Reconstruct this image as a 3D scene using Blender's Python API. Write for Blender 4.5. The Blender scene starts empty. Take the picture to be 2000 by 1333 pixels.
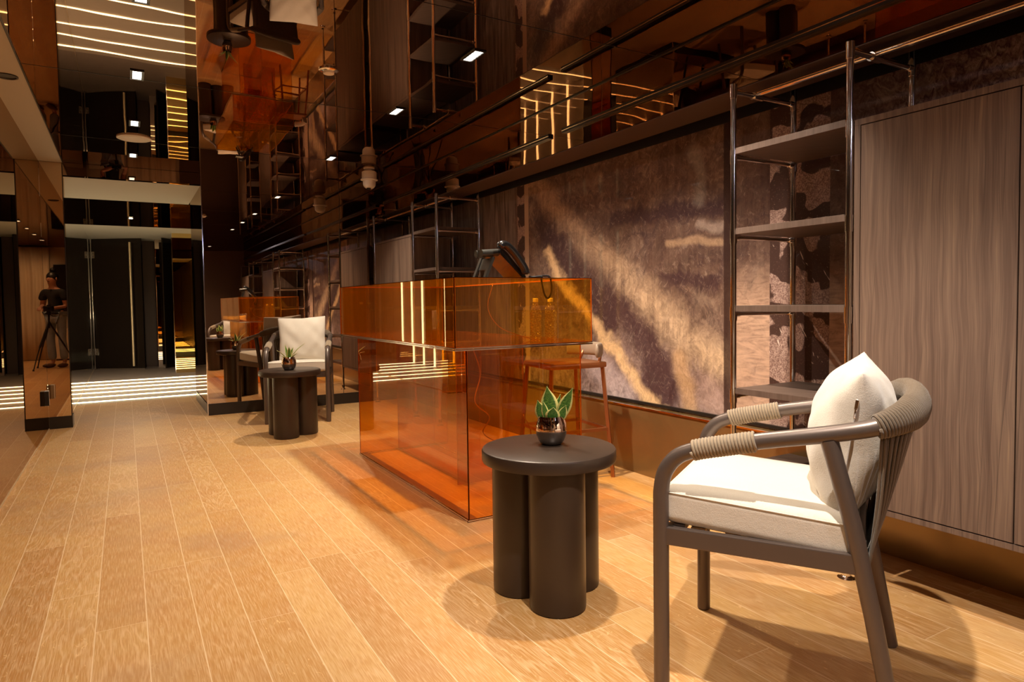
import bpy, bmesh, math, random
from math import sin, cos, pi, radians, sqrt, atan2, hypot
from mathutils import Vector, Matrix
random.seed(7)
SC = bpy.context.scene
COL = SC.collection
HC = 2.31            # main ceiling height
XL = -0.60           # left mirror wall
XR = 2.75            # mural wall
YP = 6.92            # mirrored partition

# ------------------------------------------------------------------ helpers
def mk(name, bm, mat=None, parent=None, smooth=False, angle=None):
    me = bpy.data.meshes.new(name)
    bmesh.ops.recalc_face_normals(bm, faces=bm.faces[:])
    bm.to_mesh(me); bm.free()
    if mat is not None:
        for m in (mat if isinstance(mat, (list, tuple)) else [mat]):
            me.materials.append(m)
    if smooth:
        for p in me.polygons: p.use_smooth = True
        if angle is not None:
            try: me.set_sharp_from_angle(angle=radians(angle))
            except Exception: pass
    o = bpy.data.objects.new(name, me)
    COL.objects.link(o)
    if parent is not None: o.parent = parent
    return o

def tag(o, label=None, cat=None, group=None, kind=None):
    if label: o['label'] = label
    if cat: o['category'] = cat
    if group: o['group'] = group
    if kind: o['kind'] = kind
    return o

def empty(name, loc=(0, 0, 0), rz=0.0, label=None, cat=None, group=None):
    o = bpy.data.objects.new(name, None); COL.objects.link(o)
    o.empty_display_size = 0.05
    o.location = loc; o.rotation_euler = (0, 0, rz)
    return tag(o, label, cat, group)

def copy_tree(o, parent=None):
    c = o.copy(); COL.objects.link(c)
    c.parent = parent
    for ch in [x for x in bpy.data.objects if x.parent == o]:
        copy_tree(ch, c)
    return c

def box(bm, x0, x1, y0, y1, z0, z1, bev=0.0, mi=0):
    vs = [bm.verts.new((x, y, z)) for x in (x0, x1) for y in (y0, y1) for z in (z0, z1)]
    idx = ((0, 1, 3, 2), (4, 6, 7, 5), (0, 4, 5, 1), (2, 3, 7, 6), (0, 2, 6, 4), (1, 5, 7, 3))
    fs = [bm.faces.new([vs[i] for i in f]) for f in idx]
    for f in fs: f.material_index = mi
    if bev > 0:
        es = list({e for f in fs for e in f.edges})
        r = bmesh.ops.bevel(bm, geom=es, offset=bev, segments=2, affect='EDGES', profile=0.6)
        for f in r['faces']: f.material_index = mi
    return vs

def frames(pts):
    ts = []
    n = len(pts)
    for i in range(n):
        a = pts[max(i - 1, 0)]; b = pts[min(i + 1, n - 1)]
        ts.append((b - a).normalized())
    up = Vector((0, 0, 1)) if abs(ts[0].z) < 0.9 else Vector((1, 0, 0))
    u = ts[0].cross(up).normalized(); out = []
    for i in range(n):
        u = (u - ts[i] * u.dot(ts[i])).normalized()
        out.append((ts[i], u, ts[i].cross(u).normalized()))
    return out

def sweep(bm, pts, r, seg=12, caps=True, closed=False, mi=0):
    pts = [Vector(p) for p in pts]
    fr = frames(pts); rings = []
    for i, p in enumerate(pts):
        rr = r(i / (len(pts) - 1)) if callable(r) else r
        ra, rb = rr if isinstance(rr, tuple) else (rr, rr)
        _, u, v = fr[i]
        rings.append([bm.verts.new(p + u * ra * cos(2 * pi * k / seg) + v * rb * sin(2 * pi * k / seg)) for k in range(seg)])
    m = len(rings)
    for i in range(m if closed else m - 1):
        a, b = rings[i], rings[(i + 1) % m]
        for k in range(seg):
            f = bm.faces.new((a[k], a[(k + 1) % seg], b[(k + 1) % seg], b[k])); f.material_index = mi
    if caps and not closed:
        bm.faces.new(rings[0][::-1]).material_index = mi
        bm.faces.new(rings[-1]).material_index = mi
    return rings

def cyl(bm, a, b, r, seg=20, r2=None, mi=0):
    r2 = r if r2 is None else r2
    return sweep(bm, [a, b], lambda t: r + (r2 - r) * t, seg, mi=mi)

def lathe(bm, prof, c=(0, 0, 0), seg=32, mi=0, cap_bottom=True, cap_top=False, axis='z'):
    rings = []
    for (r, z) in prof:
        ring = []
        for k in range(seg):
            x, y = r * cos(2 * pi * k / seg), r * sin(2 * pi * k / seg)
            p = (c[0] + x, c[1] + y, c[2] + z) if axis == 'z' else (c[0] + z, c[1] + x, c[2] + y)
            ring.append(bm.verts.new(p))
        rings.append(ring)
    for i in range(len(rings) - 1):
        for k in range(seg):
            f = bm.faces.new((rings[i][k], rings[i][(k + 1) % seg], rings[i + 1][(k + 1) % seg], rings[i + 1][k]))
            f.material_index = mi
    if cap_bottom: bm.faces.new(rings[0][::-1]).material_index = mi
    if cap_top: bm.faces.new(rings[-1]).material_index = mi

def catmull(P, n=8):
    P = [Vector(p) for p in P]; out = []
    Q = [P[0] * 2 - P[1]] + P + [P[-1] * 2 - P[-2]]
    for i in range(1, len(Q) - 2):
        p0, p1, p2, p3 = Q[i - 1:i + 3]
        for j in range(n):
            t = j / n
            out.append(0.5 * ((2 * p1) + (p2 - p0) * t + (2 * p0 - 5 * p1 + 4 * p2 - p3) * t * t + (3 * p1 - p0 - 3 * p2 + p3) * t ** 3))
    out.append(P[-1]); return out

def NB(): return bmesh.new()

# ------------------------------------------------------------------ materials
class N:
    """small node-tree builder"""
    def __init__(s, name):
        s.m = bpy.data.materials.new(name); s.m.use_nodes = True
        s.t = s.m.node_tree; s.t.nodes.clear()
        s.out = s.t.nodes.new('ShaderNodeOutputMaterial')
    def n(s, typ, **kw):
        o = s.t.nodes.new(typ)
        for k, v in kw.items(): setattr(o, k, v)
        return o
    def lk(s, a, b): s.t.links.new(a, b)
    def put(s, sock, v):
        if hasattr(v, 'is_output') or isinstance(v, bpy.types.NodeSocket): s.lk(v, sock)
        else: sock.default_value = v
    def math(s, op, a, b=None, c=None, clamp=False):
        o = s.n('ShaderNodeMath', operation=op, use_clamp=clamp)
        s.put(o.inputs[0], a)
        if b is not None: s.put(o.inputs[1], b)
        if c is not None: s.put(o.inputs[2], c)
        return o.outputs[0]
    def vmath(s, op, a, b=None):
        o = s.n('ShaderNodeVectorMath', operation=op)
        s.put(o.inputs[0], a)
        if b is not None:
            if op == 'SCALE': s.put(o.inputs['Scale'], b)
            else: s.put(o.inputs[1], b)
        return o.outputs['Value'] if op in ('LENGTH', 'DOT_PRODUCT', 'DISTANCE') else o.outputs[0]
    def coord(s, kind='Object'):
        return s.n('ShaderNodeTexCoord').outputs[kind]
    def sep(s, v):
        o = s.n('ShaderNodeSeparateXYZ'); s.put(o.inputs[0], v); return o.outputs
    def comb(s, x=0.0, y=0.0, z=0.0):
        o = s.n('ShaderNodeCombineXYZ')
        for i, v in enumerate((x, y, z)): s.put(o.inputs[i], v)
        return o.outputs[0]
    def noise(s, v, scale=5.0, detail=4.0, rough=0.55, dist=0.0, col=False):
        o = s.n('ShaderNodeTexNoise'); s.put(o.inputs['Vector'], v)
        o.inputs['Scale'].default_value = scale; o.inputs['Detail'].default_value = detail
        o.inputs['Roughness'].default_value = rough; o.inputs['Distortion'].default_value = dist
        return o.outputs['Color'] if col else o.outputs[0]
    def mr(s, v, a, b, c=0.0, d=1.0, smooth=False):
        o = s.n('ShaderNodeMapRange'); o.interpolation_type = 'SMOOTHSTEP' if smooth else 'LINEAR'
        s.put(o.inputs[0], v)
        for i, x in enumerate((a, b, c, d)): s.put(o.inputs[i + 1], x)
        return o.outputs[0]
    def mix(s, f, a, b, blend='MIX'):
        o = s.n('ShaderNodeMix', data_type='RGBA', blend_type=blend)
        s.put(o.inputs[0], f)
        s.put(o.inputs[6], a if not isinstance(a, tuple) else (*a, 1.0)[:4])
        s.put(o.inputs[7], b if not isinstance(b, tuple) else (*b, 1.0)[:4])
        return o.outputs[2]
    def ramp(s, f, stops):
        o = s.n('ShaderNodeValToRGB'); e = o.color_ramp.elements
        while len(e) < len(stops): e.new(0.5)
        for el, (p, c) in zip(e, stops): el.position = p; el.color = (*c, 1)
        s.put(o.inputs[0], f); return o.outputs[0]
    def bump(s, h, strength=0.2, dist=0.01):
        o = s.n('ShaderNodeBump'); o.inputs['Strength'].default_value = strength
        o.inputs['Distance'].default_value = dist; s.put(o.inputs['Height'], h); return o.outputs[0]
    def princ(s, **kw):
        o = s.n('ShaderNodeBsdfPrincipled')
        for k, v in kw.items():
            k = {'base': 'Base Color', 'rough': 'Roughness', 'metal': 'Metallic', 'normal': 'Normal', 'coat': 'Coat Weight', 'coatr': 'Coat Roughness',
                 'spec': 'Specular IOR Level', 'emis': 'Emission Color', 'emis_s': 'Emission Strength', 'sheen': 'Sheen Weight', 'ior': 'IOR'}[k]
            s.put(o.inputs[k], (*v, 1.0) if isinstance(v, tuple) else v)
        s.lk(o.outputs[0], s.out.inputs[0]); return o

def simple(name, base, rough=0.5, metal=0.0, **kw):
    g = N(name); g.princ(base=base, rough=rough, metal=metal, **kw); return g.m

def tinted_mirror(name, col, wob=0.0, scale=1.2, rough=0.0, stretch=(1, 1, 1), dist=0.05):
    g = N(name)
    b = g.n('ShaderNodeBsdfGlossy'); b.inputs['Color'].default_value = (*col, 1); b.inputs['Roughness'].default_value = rough
    if wob > 0:
        v = g.vmath('MULTIPLY', g.coord('Object'), stretch)
        h = g.noise(v, scale, 1.5, 0.4)
        g.lk(g.bump(h, wob, dist), b.inputs['Normal'])
    g.lk(b.outputs[0], g.out.inputs[0])
    return g.m

def tinted_glass(name, tint, refl=0.08, col=(1, 1, 1), ior=1.6, body=None):
    g = N(name)
    tr = g.n('ShaderNodeBsdfTransparent'); tr.inputs[0].default_value = (*tint, 1)
    gl = g.n('ShaderNodeBsdfGlossy'); gl.inputs['Roughness'].default_value = 0.0; gl.inputs['Color'].default_value = (*col, 1)
    fr = g.n('ShaderNodeFresnel'); fr.inputs[0].default_value = ior
    geo = g.n('ShaderNodeNewGeometry')
    # same Fresnel from inside and outside a thin sheet
    ng = g.n('ShaderNodeVectorMath', operation='SCALE'); g.lk(geo.outputs['True Normal'], ng.inputs[0])
    g.put(ng.inputs['Scale'], g.math('SUBTRACT', 1.0, g.math('MULTIPLY', geo.outputs['Backfacing'], 2.0)))
    d = g.vmath('DOT_PRODUCT', geo.outputs['Incoming'], geo.outputs['Normal'])
    c = g.math('ABSOLUTE', d)
    f0 = ((ior - 1) / (ior + 1)) ** 2
    f = g.math('MULTIPLY_ADD', g.math('POWER', g.math('SUBTRACT', 1.0, c), 4.2), 1 - f0, f0 + refl)
    f = g.math('MINIMUM', f, 1.0)
    mx = g.n('ShaderNodeMixShader'); g.lk(f, mx.inputs[0]); g.lk(tr.outputs[0], mx.inputs[1]); g.lk(gl.outputs[0], mx.inputs[2])
    if body:
        df = g.n('ShaderNodeBsdfDiffuse'); df.inputs[0].default_value = (*body[1], 1)
        tl = g.n('ShaderNodeBsdfTranslucent'); tl.inputs[0].default_value = (*body[1], 1)
        m1 = g.n('ShaderNodeMixShader'); m1.inputs[0].default_value = .5; g.lk(df.outputs[0], m1.inputs[1]); g.lk(tl.outputs[0], m1.inputs[2])
        m2 = g.n('ShaderNodeMixShader'); m2.inputs[0].default_value = body[0]; g.lk(mx.outputs[0], m2.inputs[1]); g.lk(m1.outputs[0], m2.inputs[2]); mx = m2
    g.lk(mx.outputs[0], g.out.inputs[0])
    return g.m

M = {}
M['mirror_left'] = tinted_mirror('bronze_mirror_left', (0.56, 0.43, 0.31), 0.03, 0.8, dist=0.02)
M['mirror_part'] = tinted_mirror('bronze_mirror_partition', (0.60, 0.49, 0.39), 0.05, 1.5, dist=0.02)
M['mirror_pillar'] = tinted_mirror('bronze_mirror_pillar', (0.72, 0.57, 0.42), 0.04, 1.5, dist=0.02)
M['mirror_ceil'] = tinted_mirror('bronze_mirror_ceiling', (0.40, 0.285, 0.205), 0.055, 1.6, dist=0.03)
M['mirror_gold'] = tinted_mirror('gold_mirror', (0.75, 0.55, 0.22), 0.05, 1.5, dist=0.02)
M['amber'] = tinted_glass('amber_glass', (0.96, 0.61, 0.09), 0.07, (1.0, 0.86, 0.66), 1.6, (0.055, (1.0, 0.34, 0.008)))
M['amber_top'] = tinted_glass('amber_glass_top', (0.97, 0.65, 0.115), 0.04, (1.0, 0.9, 0.75), 1.5, (0.05, (1.0, 0.40, 0.015)))
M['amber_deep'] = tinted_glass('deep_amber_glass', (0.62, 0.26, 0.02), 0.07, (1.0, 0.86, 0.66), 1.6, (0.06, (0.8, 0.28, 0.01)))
M['amber_edge'] = simple('amber_glass_edge', (0.45, 0.13, 0.02), 0.2, 0.0, coat=0.4)
M['clear'] = tinted_glass('clear_glass', (0.93, 0.92, 0.90), 0.02, (1, 1, 1), 1.35)
M['black_glass'] = simple('black_glass', (0.017, 0.011, 0.008), 0.03, 0.0, spec=0.35)
M['black'] = simple('black_satin', (0.013, 0.010, 0.009), 0.35)
M['skirt'] = simple('black_skirting', (0.022, 0.016, 0.013), 0.3)
M['soffit'] = simple('dark_brown_paint', (0.075, 0.040, 0.026), 0.45)
M['beige'] = simple('beige_plaster', (0.52, 0.49, 0.43), 0.7)
M['chrome'] = simple('chrome', (0.86, 0.83, 0.81), 0.11, 1.0)
M['gold'] = simple('brushed_gold', (0.95, 0.78, 0.52), 0.45, 0.85)
M['table'] = simple('dark_bronze_table', (0.046, 0.029, 0.020), 0.34, 0.15, spec=0.4)
M['chair'] = simple('brown_powder_coat', (0.150, 0.115, 0.098), 0.36, 0.5)
M['phone'] = simple('black_phone_plastic', (0.012, 0.012, 0.013), 0.22, coat=0.3)
M['phone_grey'] = simple('grey_phone_plastic', (0.030, 0.030, 0.027), 0.35)
M['white'] = simple('white_plastic', (0.75, 0.72, 0.66), 0.4)
M['led_cell'] = simple('spotlight_cell', (1, 1, 1), 0.4, emis=(1.0, 0.93, 0.80), emis_s=9.0)
M['led_strip'] = simple('warm_led_strip', (1, 1, 1), 0.4, emis=(1.0, 0.80, 0.46), emis_s=11.0)
M['copper'] = simple('copper_brown_metal', (0.36, 0.14, 0.055), 0.3, 0.7)
M['stool_seat'] = simple('taupe_leather', (0.26, 0.19, 0.135), 0.5)
M['curtain'] = simple('beige_curtain', (0.62, 0.50, 0.36), 0.85)
M['skin'] = simple('skin', (0.50, 0.25, 0.16), 0.5)
M['shirt'] = simple('black_cotton', (0.018, 0.017, 0.02), 0.9)
M['hair'] = simple('black_hair', (0.010, 0.008, 0.007), 0.45)
M['shoe'] = simple('brown_shoe', (0.14, 0.07, 0.035), 0.6)
M['soil'] = simple('dark_soil', (0.03, 0.02, 0.014), 0.95)

def m_denim():
    g = N('blue_denim'); v = g.coord()
    c = g.mix(g.noise(v, 9, 3), (0.20, 0.26, 0.38), (0.42, 0.50, 0.62))
    g.princ(base=c, rough=0.85); return g.m
M['denim'] = m_denim()

def m_floor():
    g = N('oak_plank_floor'); v = g.coord()
    x, y, z = g.sep(v)
    W = 0.1465
    u = g.math('DIVIDE', g.math('ADD', x, 0.117), W)
    iu = g.math('FLOOR', u); fu = g.math('FRACT', u)
    wn = g.n('ShaderNodeTexWhiteNoise', noise_dimensions='1D'); g.put(wn.inputs['W'], iu)
    off = g.math('MULTIPLY', wn.outputs['Value'], 7.3)
    w = g.math('DIVIDE', g.math('ADD', y, off), 1.35)
    iw = g.math('FLOOR', w); fw = g.math('FRACT', w)
    w2 = g.n('ShaderNodeTexWhiteNoise', noise_dimensions='3D'); g.put(w2.inputs['Vector'], g.comb(iu, iw, 3.0))
    rnd = w2.outputs['Value']; rcol = w2.outputs['Color']
    rs = g.sep(rcol)
    # grain coordinates, offset for each plank
    gx = g.math('ADD', x, g.math('MULTIPLY', rs[0], 13.0)); gy = g.math('ADD', y, g.math('MULTIPLY', rs[1], 29.0))
    big = g.noise(g.comb(g.math('MULTIPLY', gx, 7.0), g.math('MULTIPLY', gy, 1.1), 0.0), 1.0, 3, 0.5)
    # cathedral rings on some planks
    wave = g.math('SINE', g.math('MULTIPLY', big, 95.0))
    fine = g.noise(g.comb(g.math('MULTIPLY', gx, 330.0), g.math('MULTIPLY', gy, 12.0), 0.0), 1.0, 2, 0.6)
    blot = g.noise(g.comb(gx, gy, 1.0), 3.2, 4, 0.6)
    flame = g.noise(g.comb(g.math('MULTIPLY', gx, 55.0), g.math('MULTIPLY', gy, 26.0), 4.0), 1.0, 2, 0.5, 1.5)
    base = g.ramp(rnd, [(0.0, (0.45, 0.225, 0.062)), (0.3, (0.51, 0.270, 0.080)), (0.62, (0.55, 0.310, 0.098)), (1.0, (0.60, 0.355, 0.125))])
    c = g.mix(g.mr(blot, 0.35, 0.7, 0.0, 0.5, True), base, (0.47, 0.215, 0.065))
    c = g.mix(g.mr(wave, 0.35, 1.0, 0.0, g.math('MULTIPLY', g.mr(rs[2], 0.45, 0.8), 0.38)), c, (0.78, 0.52, 0.28))
    c = g.mix(g.mr(fine, 0.45, 0.70, 0.0, 0.60), c, (0.72, 0.50, 0.29))
    c = g.mix(g.mr(fine, 0.5, 0.28, 0.0, 0.42), c, (0.38, 0.17, 0.06))
    c = g.mix(g.mr(flame, 0.655, 0.70, 0.0, g.math('MULTIPLY', g.mr(rs[1], 0.3, 0.7), 0.7)), c, (0.76, 0.50, 0.24))
    dirt = g.noise(v, 0.9, 4, 0.6)
    c = g.mix(g.mr(dirt, 0.46, 0.68, 0.0, 0.48, True), c, (0.36, 0.215, 0.125))
    e1 = g.math('MINIMUM', fu, g.math('SUBTRACT', 1.0, fu))
    e2 = g.math('MINIMUM', fw, g.math('SUBTRACT', 1.0, fw))
    s1 = g.mr(e1, 0.006, 0.016, 1.0, 0.0); s2 = g.mr(e2, 0.0007, 0.0016, 1.0, 0.0)
    seam = g.math('MAXIMUM', s1, g.math('MULTIPLY', s2, 0.7))
    c = g.mix(g.math('MULTIPLY', seam, 0.60), c, (0.86, 0.66, 0.42))
    h = g.math('ADD', g.math('MULTIPLY', fine, 0.4), g.math('MULTIPLY', seam, -0.7))
    g.princ(base=c, rough=g.mr(fine, 0.3, 0.7, 0.36, 0.5), normal=g.bump(h, 0.25, 0.001), spec=0.35)
    return g.m
M['floor'] = m_floor()

def m_stone(name, a, b, rough=0.5):
    g = N(name); v = g.coord()
    c = g.mix(g.noise(v, 6, 6, 0.65), a, b)
    g.princ(base=c, rough=rough); return g.m
M['plate'] = m_stone('taupe_step_floor', (0.40, 0.33, 0.25), (0.50, 0.42, 0.32), 0.4)
M['grey_floor'] = m_stone('grey_entrance_floor', (0.20, 0.155, 0.12), (0.29, 0.23, 0.185), 0.5)
M['backpaint'] = m_stone('warm_grey_wall_paint', (0.42, 0.33, 0.24), (0.50, 0.40, 0.30), 0.8)

def m_wood(name, cols, scale=1.0):
    g = N(name); v = g.coord()
    x, y, z = g.sep(v)
    yy = g.math('ADD', y, x)
    lo = g.noise(g.comb(g.math('MULTIPLY', yy, 5.5), 0.0, g.math('MULTIPLY', z, 0.20)), 1.0, 1.0, 0.3, 0.12)
    bands = g.math('FRACT', g.math('MULTIPLY', lo, 15.0))
    line = g.mr(bands, 0.0, 0.10, 1.0, 0.0)
    warp = g.math('ADD', g.math('MULTIPLY', yy, 1.0), g.math('MULTIPLY', g.noise(g.comb(yy, 0, g.math('MULTIPLY', z, 0.6)), 3.0, 2), 0.06))
    mid = g.noise(g.comb(g.math('MULTIPLY', warp, 38.0), 0.0, g.math('MULTIPLY', z, 1.1)), 1.0, 3, 0.6)
    fine = g.noise(g.comb(g.math('MULTIPLY', warp, 210.0), 0.0, g.math('MULTIPLY', z, 4.0)), 1.0, 3, 0.6)
    t = g.math('ADD', g.math('MULTIPLY', mid, 0.65), g.math('MULTIPLY', fine, 0.35))
    t = g.mr(t, 0.30, 0.70, 0.0, 1.0)
    c = g.ramp(t, [(0.0, cols[0]), (0.45, cols[1]), (0.75, cols[2]), (1.0, cols[3])])
    c = g.mix(g.math('MULTIPLY', line, g.mr(g.noise(g.comb(yy, 0, z), 2.5, 1), 0.45, 0.62, 0.0, 0.7)), c, (0.050, 0.032, 0.025))
    c = g.mix(g.math('MULTIPLY', g.mr(bands, 0.15, 0.9), 0.14), c, cols[2])
    g.princ(base=c, rough=0.5, normal=g.bump(fine, 0.1, 0.001), spec=0.3); return g.m
M['wood'] = m_wood('grey_brown_walnut', [(0.070, 0.042, 0.031), (0.135, 0.086, 0.063), (0.190, 0.125, 0.088), (0.30, 0.195, 0.115)])
M['shelf'] = m_wood('brown_shelf_wood', [(0.075, 0.048, 0.037), (0.10, 0.066, 0.050), (0.12, 0.080, 0.062), (0.145, 0.098, 0.075)])
M['slat'] = simple('pale_wood_slat', (0.60, 0.38, 0.18), 0.5)

def m_fabric(name, a, b, sc=420, bs=0.35):
    g = N(name); v = g.coord()
    x, y, z = g.sep(v)
    w = g.noise(v, sc, 2, 0.6); l = g.noise(v, 14, 4, 0.6)
    c = g.mix(w, a, b)
    h = g.math('ADD', g.math('MULTIPLY', w, 0.5), g.math('MULTIPLY', l, 1.6))
    g.princ(base=c, rough=0.92, normal=g.bump(h, bs, 0.004), sheen=0.3, spec=0.15); return g.m
M['cushion'] = m_fabric('cream_boucle', (0.62, 0.55, 0.46), (0.78, 0.72, 0.63))
M['rope'] = m_fabric('taupe_rope', (0.11, 0.078, 0.052), (0.22, 0.165, 0.112), 900, 0.5)
M['jute'] = m_fabric('sandy_rope', (0.25, 0.185, 0.12), (0.45, 0.35, 0.24), 900, 0.5)
M['zip'] = simple('grey_zip_tape', (0.60, 0.56, 0.52), 0.6)

def m_leaf():
    g = N('variegated_leaf'); uv = g.n('ShaderNodeUVMap').outputs[0]
    u, v, _ = g.sep(uv)
    d = g.math('ABSOLUTE', g.math('SUBTRACT', u, 0.5))
    n = g.noise(g.comb(g.math('MULTIPLY', u, 6.0), g.math('MULTIPLY', v, 26.0), 0.0), 1.0, 3, 0.6, 1.2)
    green = g.mix(g.mr(n, 0.42, 0.60), (0.022, 0.10, 0.018), (0.13, 0.27, 0.045))
    edge = g.mr(g.math('ADD', d, g.math('MULTIPLY', g.math('SUBTRACT', n, 0.5), 0.10)), 0.33, 0.38)
    c = g.mix(edge, green, (0.72, 0.66, 0.24))
    g.princ(base=c, rough=0.35, coat=0.2); return g.m
M['leaf'] = m_leaf()

def m_pot():
    g = N('chrome_and_smoked_metal_pot'); z = g.sep(g.coord())[2]
    t = g.mr(z, 0.0505, 0.0515)
    g.princ(base=g.mix(t, (0.27, 0.25, 0.235), (0.86, 0.70, 0.63)), metal=1.0, rough=g.mr(t, 0, 1, 0.34, 0.04)); return g.m
M['pot'] = m_pot()

def m_bottle():
    g = N('clear_pet_plastic')
    tr = g.n('ShaderNodeBsdfTransparent'); tr.inputs[0].default_value = (0.93, 0.93, 0.93, 1)
    gl = g.n('ShaderNodeBsdfGlossy'); gl.inputs['Roughness'].default_value = 0.05
    h = g.noise(g.coord(), 130, 3)
    g.lk(g.bump(h, 0.8, 0.01), gl.inputs['Normal'])
    lw = g.n('ShaderNodeLayerWeight'); lw.inputs[0].default_value = 0.45
    mx = g.n('ShaderNodeMixShader'); g.lk(g.math('ADD', g.math('MULTIPLY', lw.outputs['Facing'], 0.75), 0.22), mx.inputs[0])
    g.lk(tr.outputs[0], mx.inputs[1]); g.lk(gl.outputs[0], mx.inputs[2])
    df = g.n('ShaderNodeBsdfTranslucent'); df.inputs[0].default_value = (0.9, 0.88, 0.85, 1)
    m2 = g.n('ShaderNodeMixShader'); g.put(m2.inputs[0], g.mr(h, 0.52, 0.62, 0.03, 0.32)); g.lk(mx.outputs[0], m2.inputs[1]); g.lk(df.outputs[0], m2.inputs[2])
    g.lk(m2.outputs[0], g.out.inputs[0]); return g.m
M['bottle'] = m_bottle()

def m_mural():
    g = N('printed_mural_under_glass'); v = g.coord()
    x, y, z = g.sep(v)
    P0 = g.comb(y, z, 0.0)
    streak = g.noise(g.comb(g.math('MULTIPLY', y, 26.0), g.math('MULTIPLY', z, 2.2), 0.0), 1.0, 5, 0.65, 0.6)
    blob = g.noise(P0, 2.6, 6, 0.62, 1.0)
    blob2 = g.noise(g.vmath('ADD', P0, (4.1, 7.7, 0.0)), 6.5, 7, 0.7, 1.8)
    hatch = g.noise(g.comb(g.math('MULTIPLY', y, 6.0), g.math('MULTIPLY', z, 30.0), 5.0), 1.0, 4, 0.6, 2.0)
    wn = g.noise(P0, 5.0, 4, 0.6, 0.0, True)
    w = g.vmath('MULTIPLY', g.vmath('SUBTRACT', wn, (0.5, 0.5, 0.5)), (0.22, 0.16, 0.0))
    sw = g.comb(g.math('MULTIPLY', g.math('SUBTRACT', streak, 0.5), 0.04), g.math('MULTIPLY', g.math('SUBTRACT', streak, 0.5), 0.09), 0.0)
    P = g.vmath('ADD', g.vmath('ADD', P0, w), sw)
    def seg(a, b, wd, soft=0.35, PP=None):
        A = Vector((a[0], a[1], 0)); B = Vector((b[0], b[1], 0)); ba = B - A
        pa = g.vmath('SUBTRACT', PP or P, tuple(A))
        h = g.math('DIVIDE', g.vmath('DOT_PRODUCT', pa, tuple(ba)), max(ba.dot(ba), 1e-6), clamp=True)
        q = g.vmath('SUBTRACT', pa, g.vmath('SCALE', tuple(ba), h))
        return g.mr(g.vmath('LENGTH', q), wd * soft, wd, 1.0, 0.0, True)
    def poly(pts, wd, soft=0.35, PP=None):
        r = None
        for a, b in zip(pts[:-1], pts[1:]):
            s_ = seg(a, b, wd, soft, PP); r = s_ if r is None else g.math('MAXIMUM', r, s_)
        return r
    PW = g.vmath('ADD', P0, g.vmath('MULTIPLY', w, (0.5, 0.5, 0.0)))
    c = g.ramp(g.mr(blob, 0.3, 0.72), [(0.0, (0.070, 0.036, 0.028)), (0.45, (0.13, 0.072, 0.052)), (0.75, (0.20, 0.125, 0.09)), (1.0, (0.32, 0.225, 0.165))])
    c = g.mix(g.mr(streak, 0.40, 0.75, 0.0, 0.5), c, (0.26, 0.175, 0.125))
    c = g.mix(g.mr(blob2, 0.52, 0.36, 0.0, 0.65), c, (0.060, 0.032, 0.034))
    # lilac grey low area and left background veil
    low = g.math('MULTIPLY', g.mr(z, 1.0, 0.45), g.mr(blob2, 0.38, 0.62))
    c = g.mix(g.math('MULTIPLY', low, 0.75), c, (0.38, 0.285, 0.28))
    # dark horizontal bands upper right
    for pts, wd in (([(3.40, 1.58), (2.95, 1.56), (2.50, 1.56)], 0.075), ([(2.95, 1.17), (2.5, 1.12)], 0.06), ([(3.35, 1.14), (3.05, 0.75), (2.95, 0.50)], 0.20), ([(4.25, 1.62), (3.75, 1.20), (3.45, 0.95)], 0.16)):
        c = g.mix(g.math('MULTIPLY', poly(pts, wd), 0.88), c, (0.060, 0.028, 0.030))
    # pale beams
    tan = (0.46, 0.30, 0.185)
    beam = poly([(4.36, 1.98), (3.92, 1.62), (3.42, 1.29), (3.08, 1.06)], 0.145, 0.05)
    beam = g.math('MAXIMUM', beam, poly([(3.08, 1.06), (2.78, 0.84), (2.50, 0.72)], 0.20, 0.05))
    beam = g.math('MULTIPLY', beam, g.math('MULTIPLY', g.mr(streak, 0.3, 0.62, 0.55, 1.0), g.mr(blob2, 0.30, 0.55, 0.45, 1.0)))
    c = g.mix(g.math('MULTIPLY', beam, 0.92), c, g.mix(g.mr(z, 1.5, 0.7), tan, (0.70, 0.50, 0.31)))
    b2 = poly([(4.17, 1.42), (4.05, 1.26), (3.86, 1.10), (3.62, 0.92), (3.34, 0.69), (3.14, 0.50), (2.94, 0.36)], 0.075, 0.1)
    c = g.mix(g.math('MULTIPLY', b2, 0.95), c, (0.72, 0.48, 0.25))
    for pts, wd, cc, al in (([(3.58, 0.62), (3.30, 0.44)], 0.17, (0.58, 0.47, 0.47), 0.6), ([(2.80, 0.70), (2.72, 0.42)], 0.10, (0.60, 0.38, 0.20), 0.7),
                            ([(2.90, 1.375), (2.5, 1.365)], 0.035, (0.46, 0.30, 0.18), 0.75), ([(2.66, 1.46), (2.5, 1.44)], 0.045, (0.42, 0.32, 0.26), 0.7),
                            ([(2.70, 1.88), (2.62, 1.72), (2.66, 1.60)], 0.06, (0.30, 0.25, 0.21), 0.6), ([(2.60, 0.55), (2.5, 0.45)], 0.14, (0.52, 0.36, 0.30), 0.6)):
        c = g.mix(g.math('MULTIPLY', poly(pts, wd, 0.2, PW), al), c, cc)
    det = g.noise(g.vmath('ADD', P, (3.0, 9.0, 0.0)), 16.0, 8, 0.75, 2.2)
    c = g.mix(g.mr(det, 0.56, 0.40, 0.0, 0.62), c, g.mix(0.5, c, (0.02, 0.008, 0.010)))
    c = g.mix(g.math('MULTIPLY', g.mr(det, 0.56, 0.66), 0.28), c, (0.55, 0.42, 0.32))
    scr2 = g.mr(g.noise(g.comb(g.math('MULTIPLY', g.math('ADD', y, g.math('MULTIPLY', z, 0.7)), 60.0), g.math('MULTIPLY', z, 6.0), 2.0), 1.0, 3, 0.6, 1.5), 0.60, 0.68)
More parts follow.
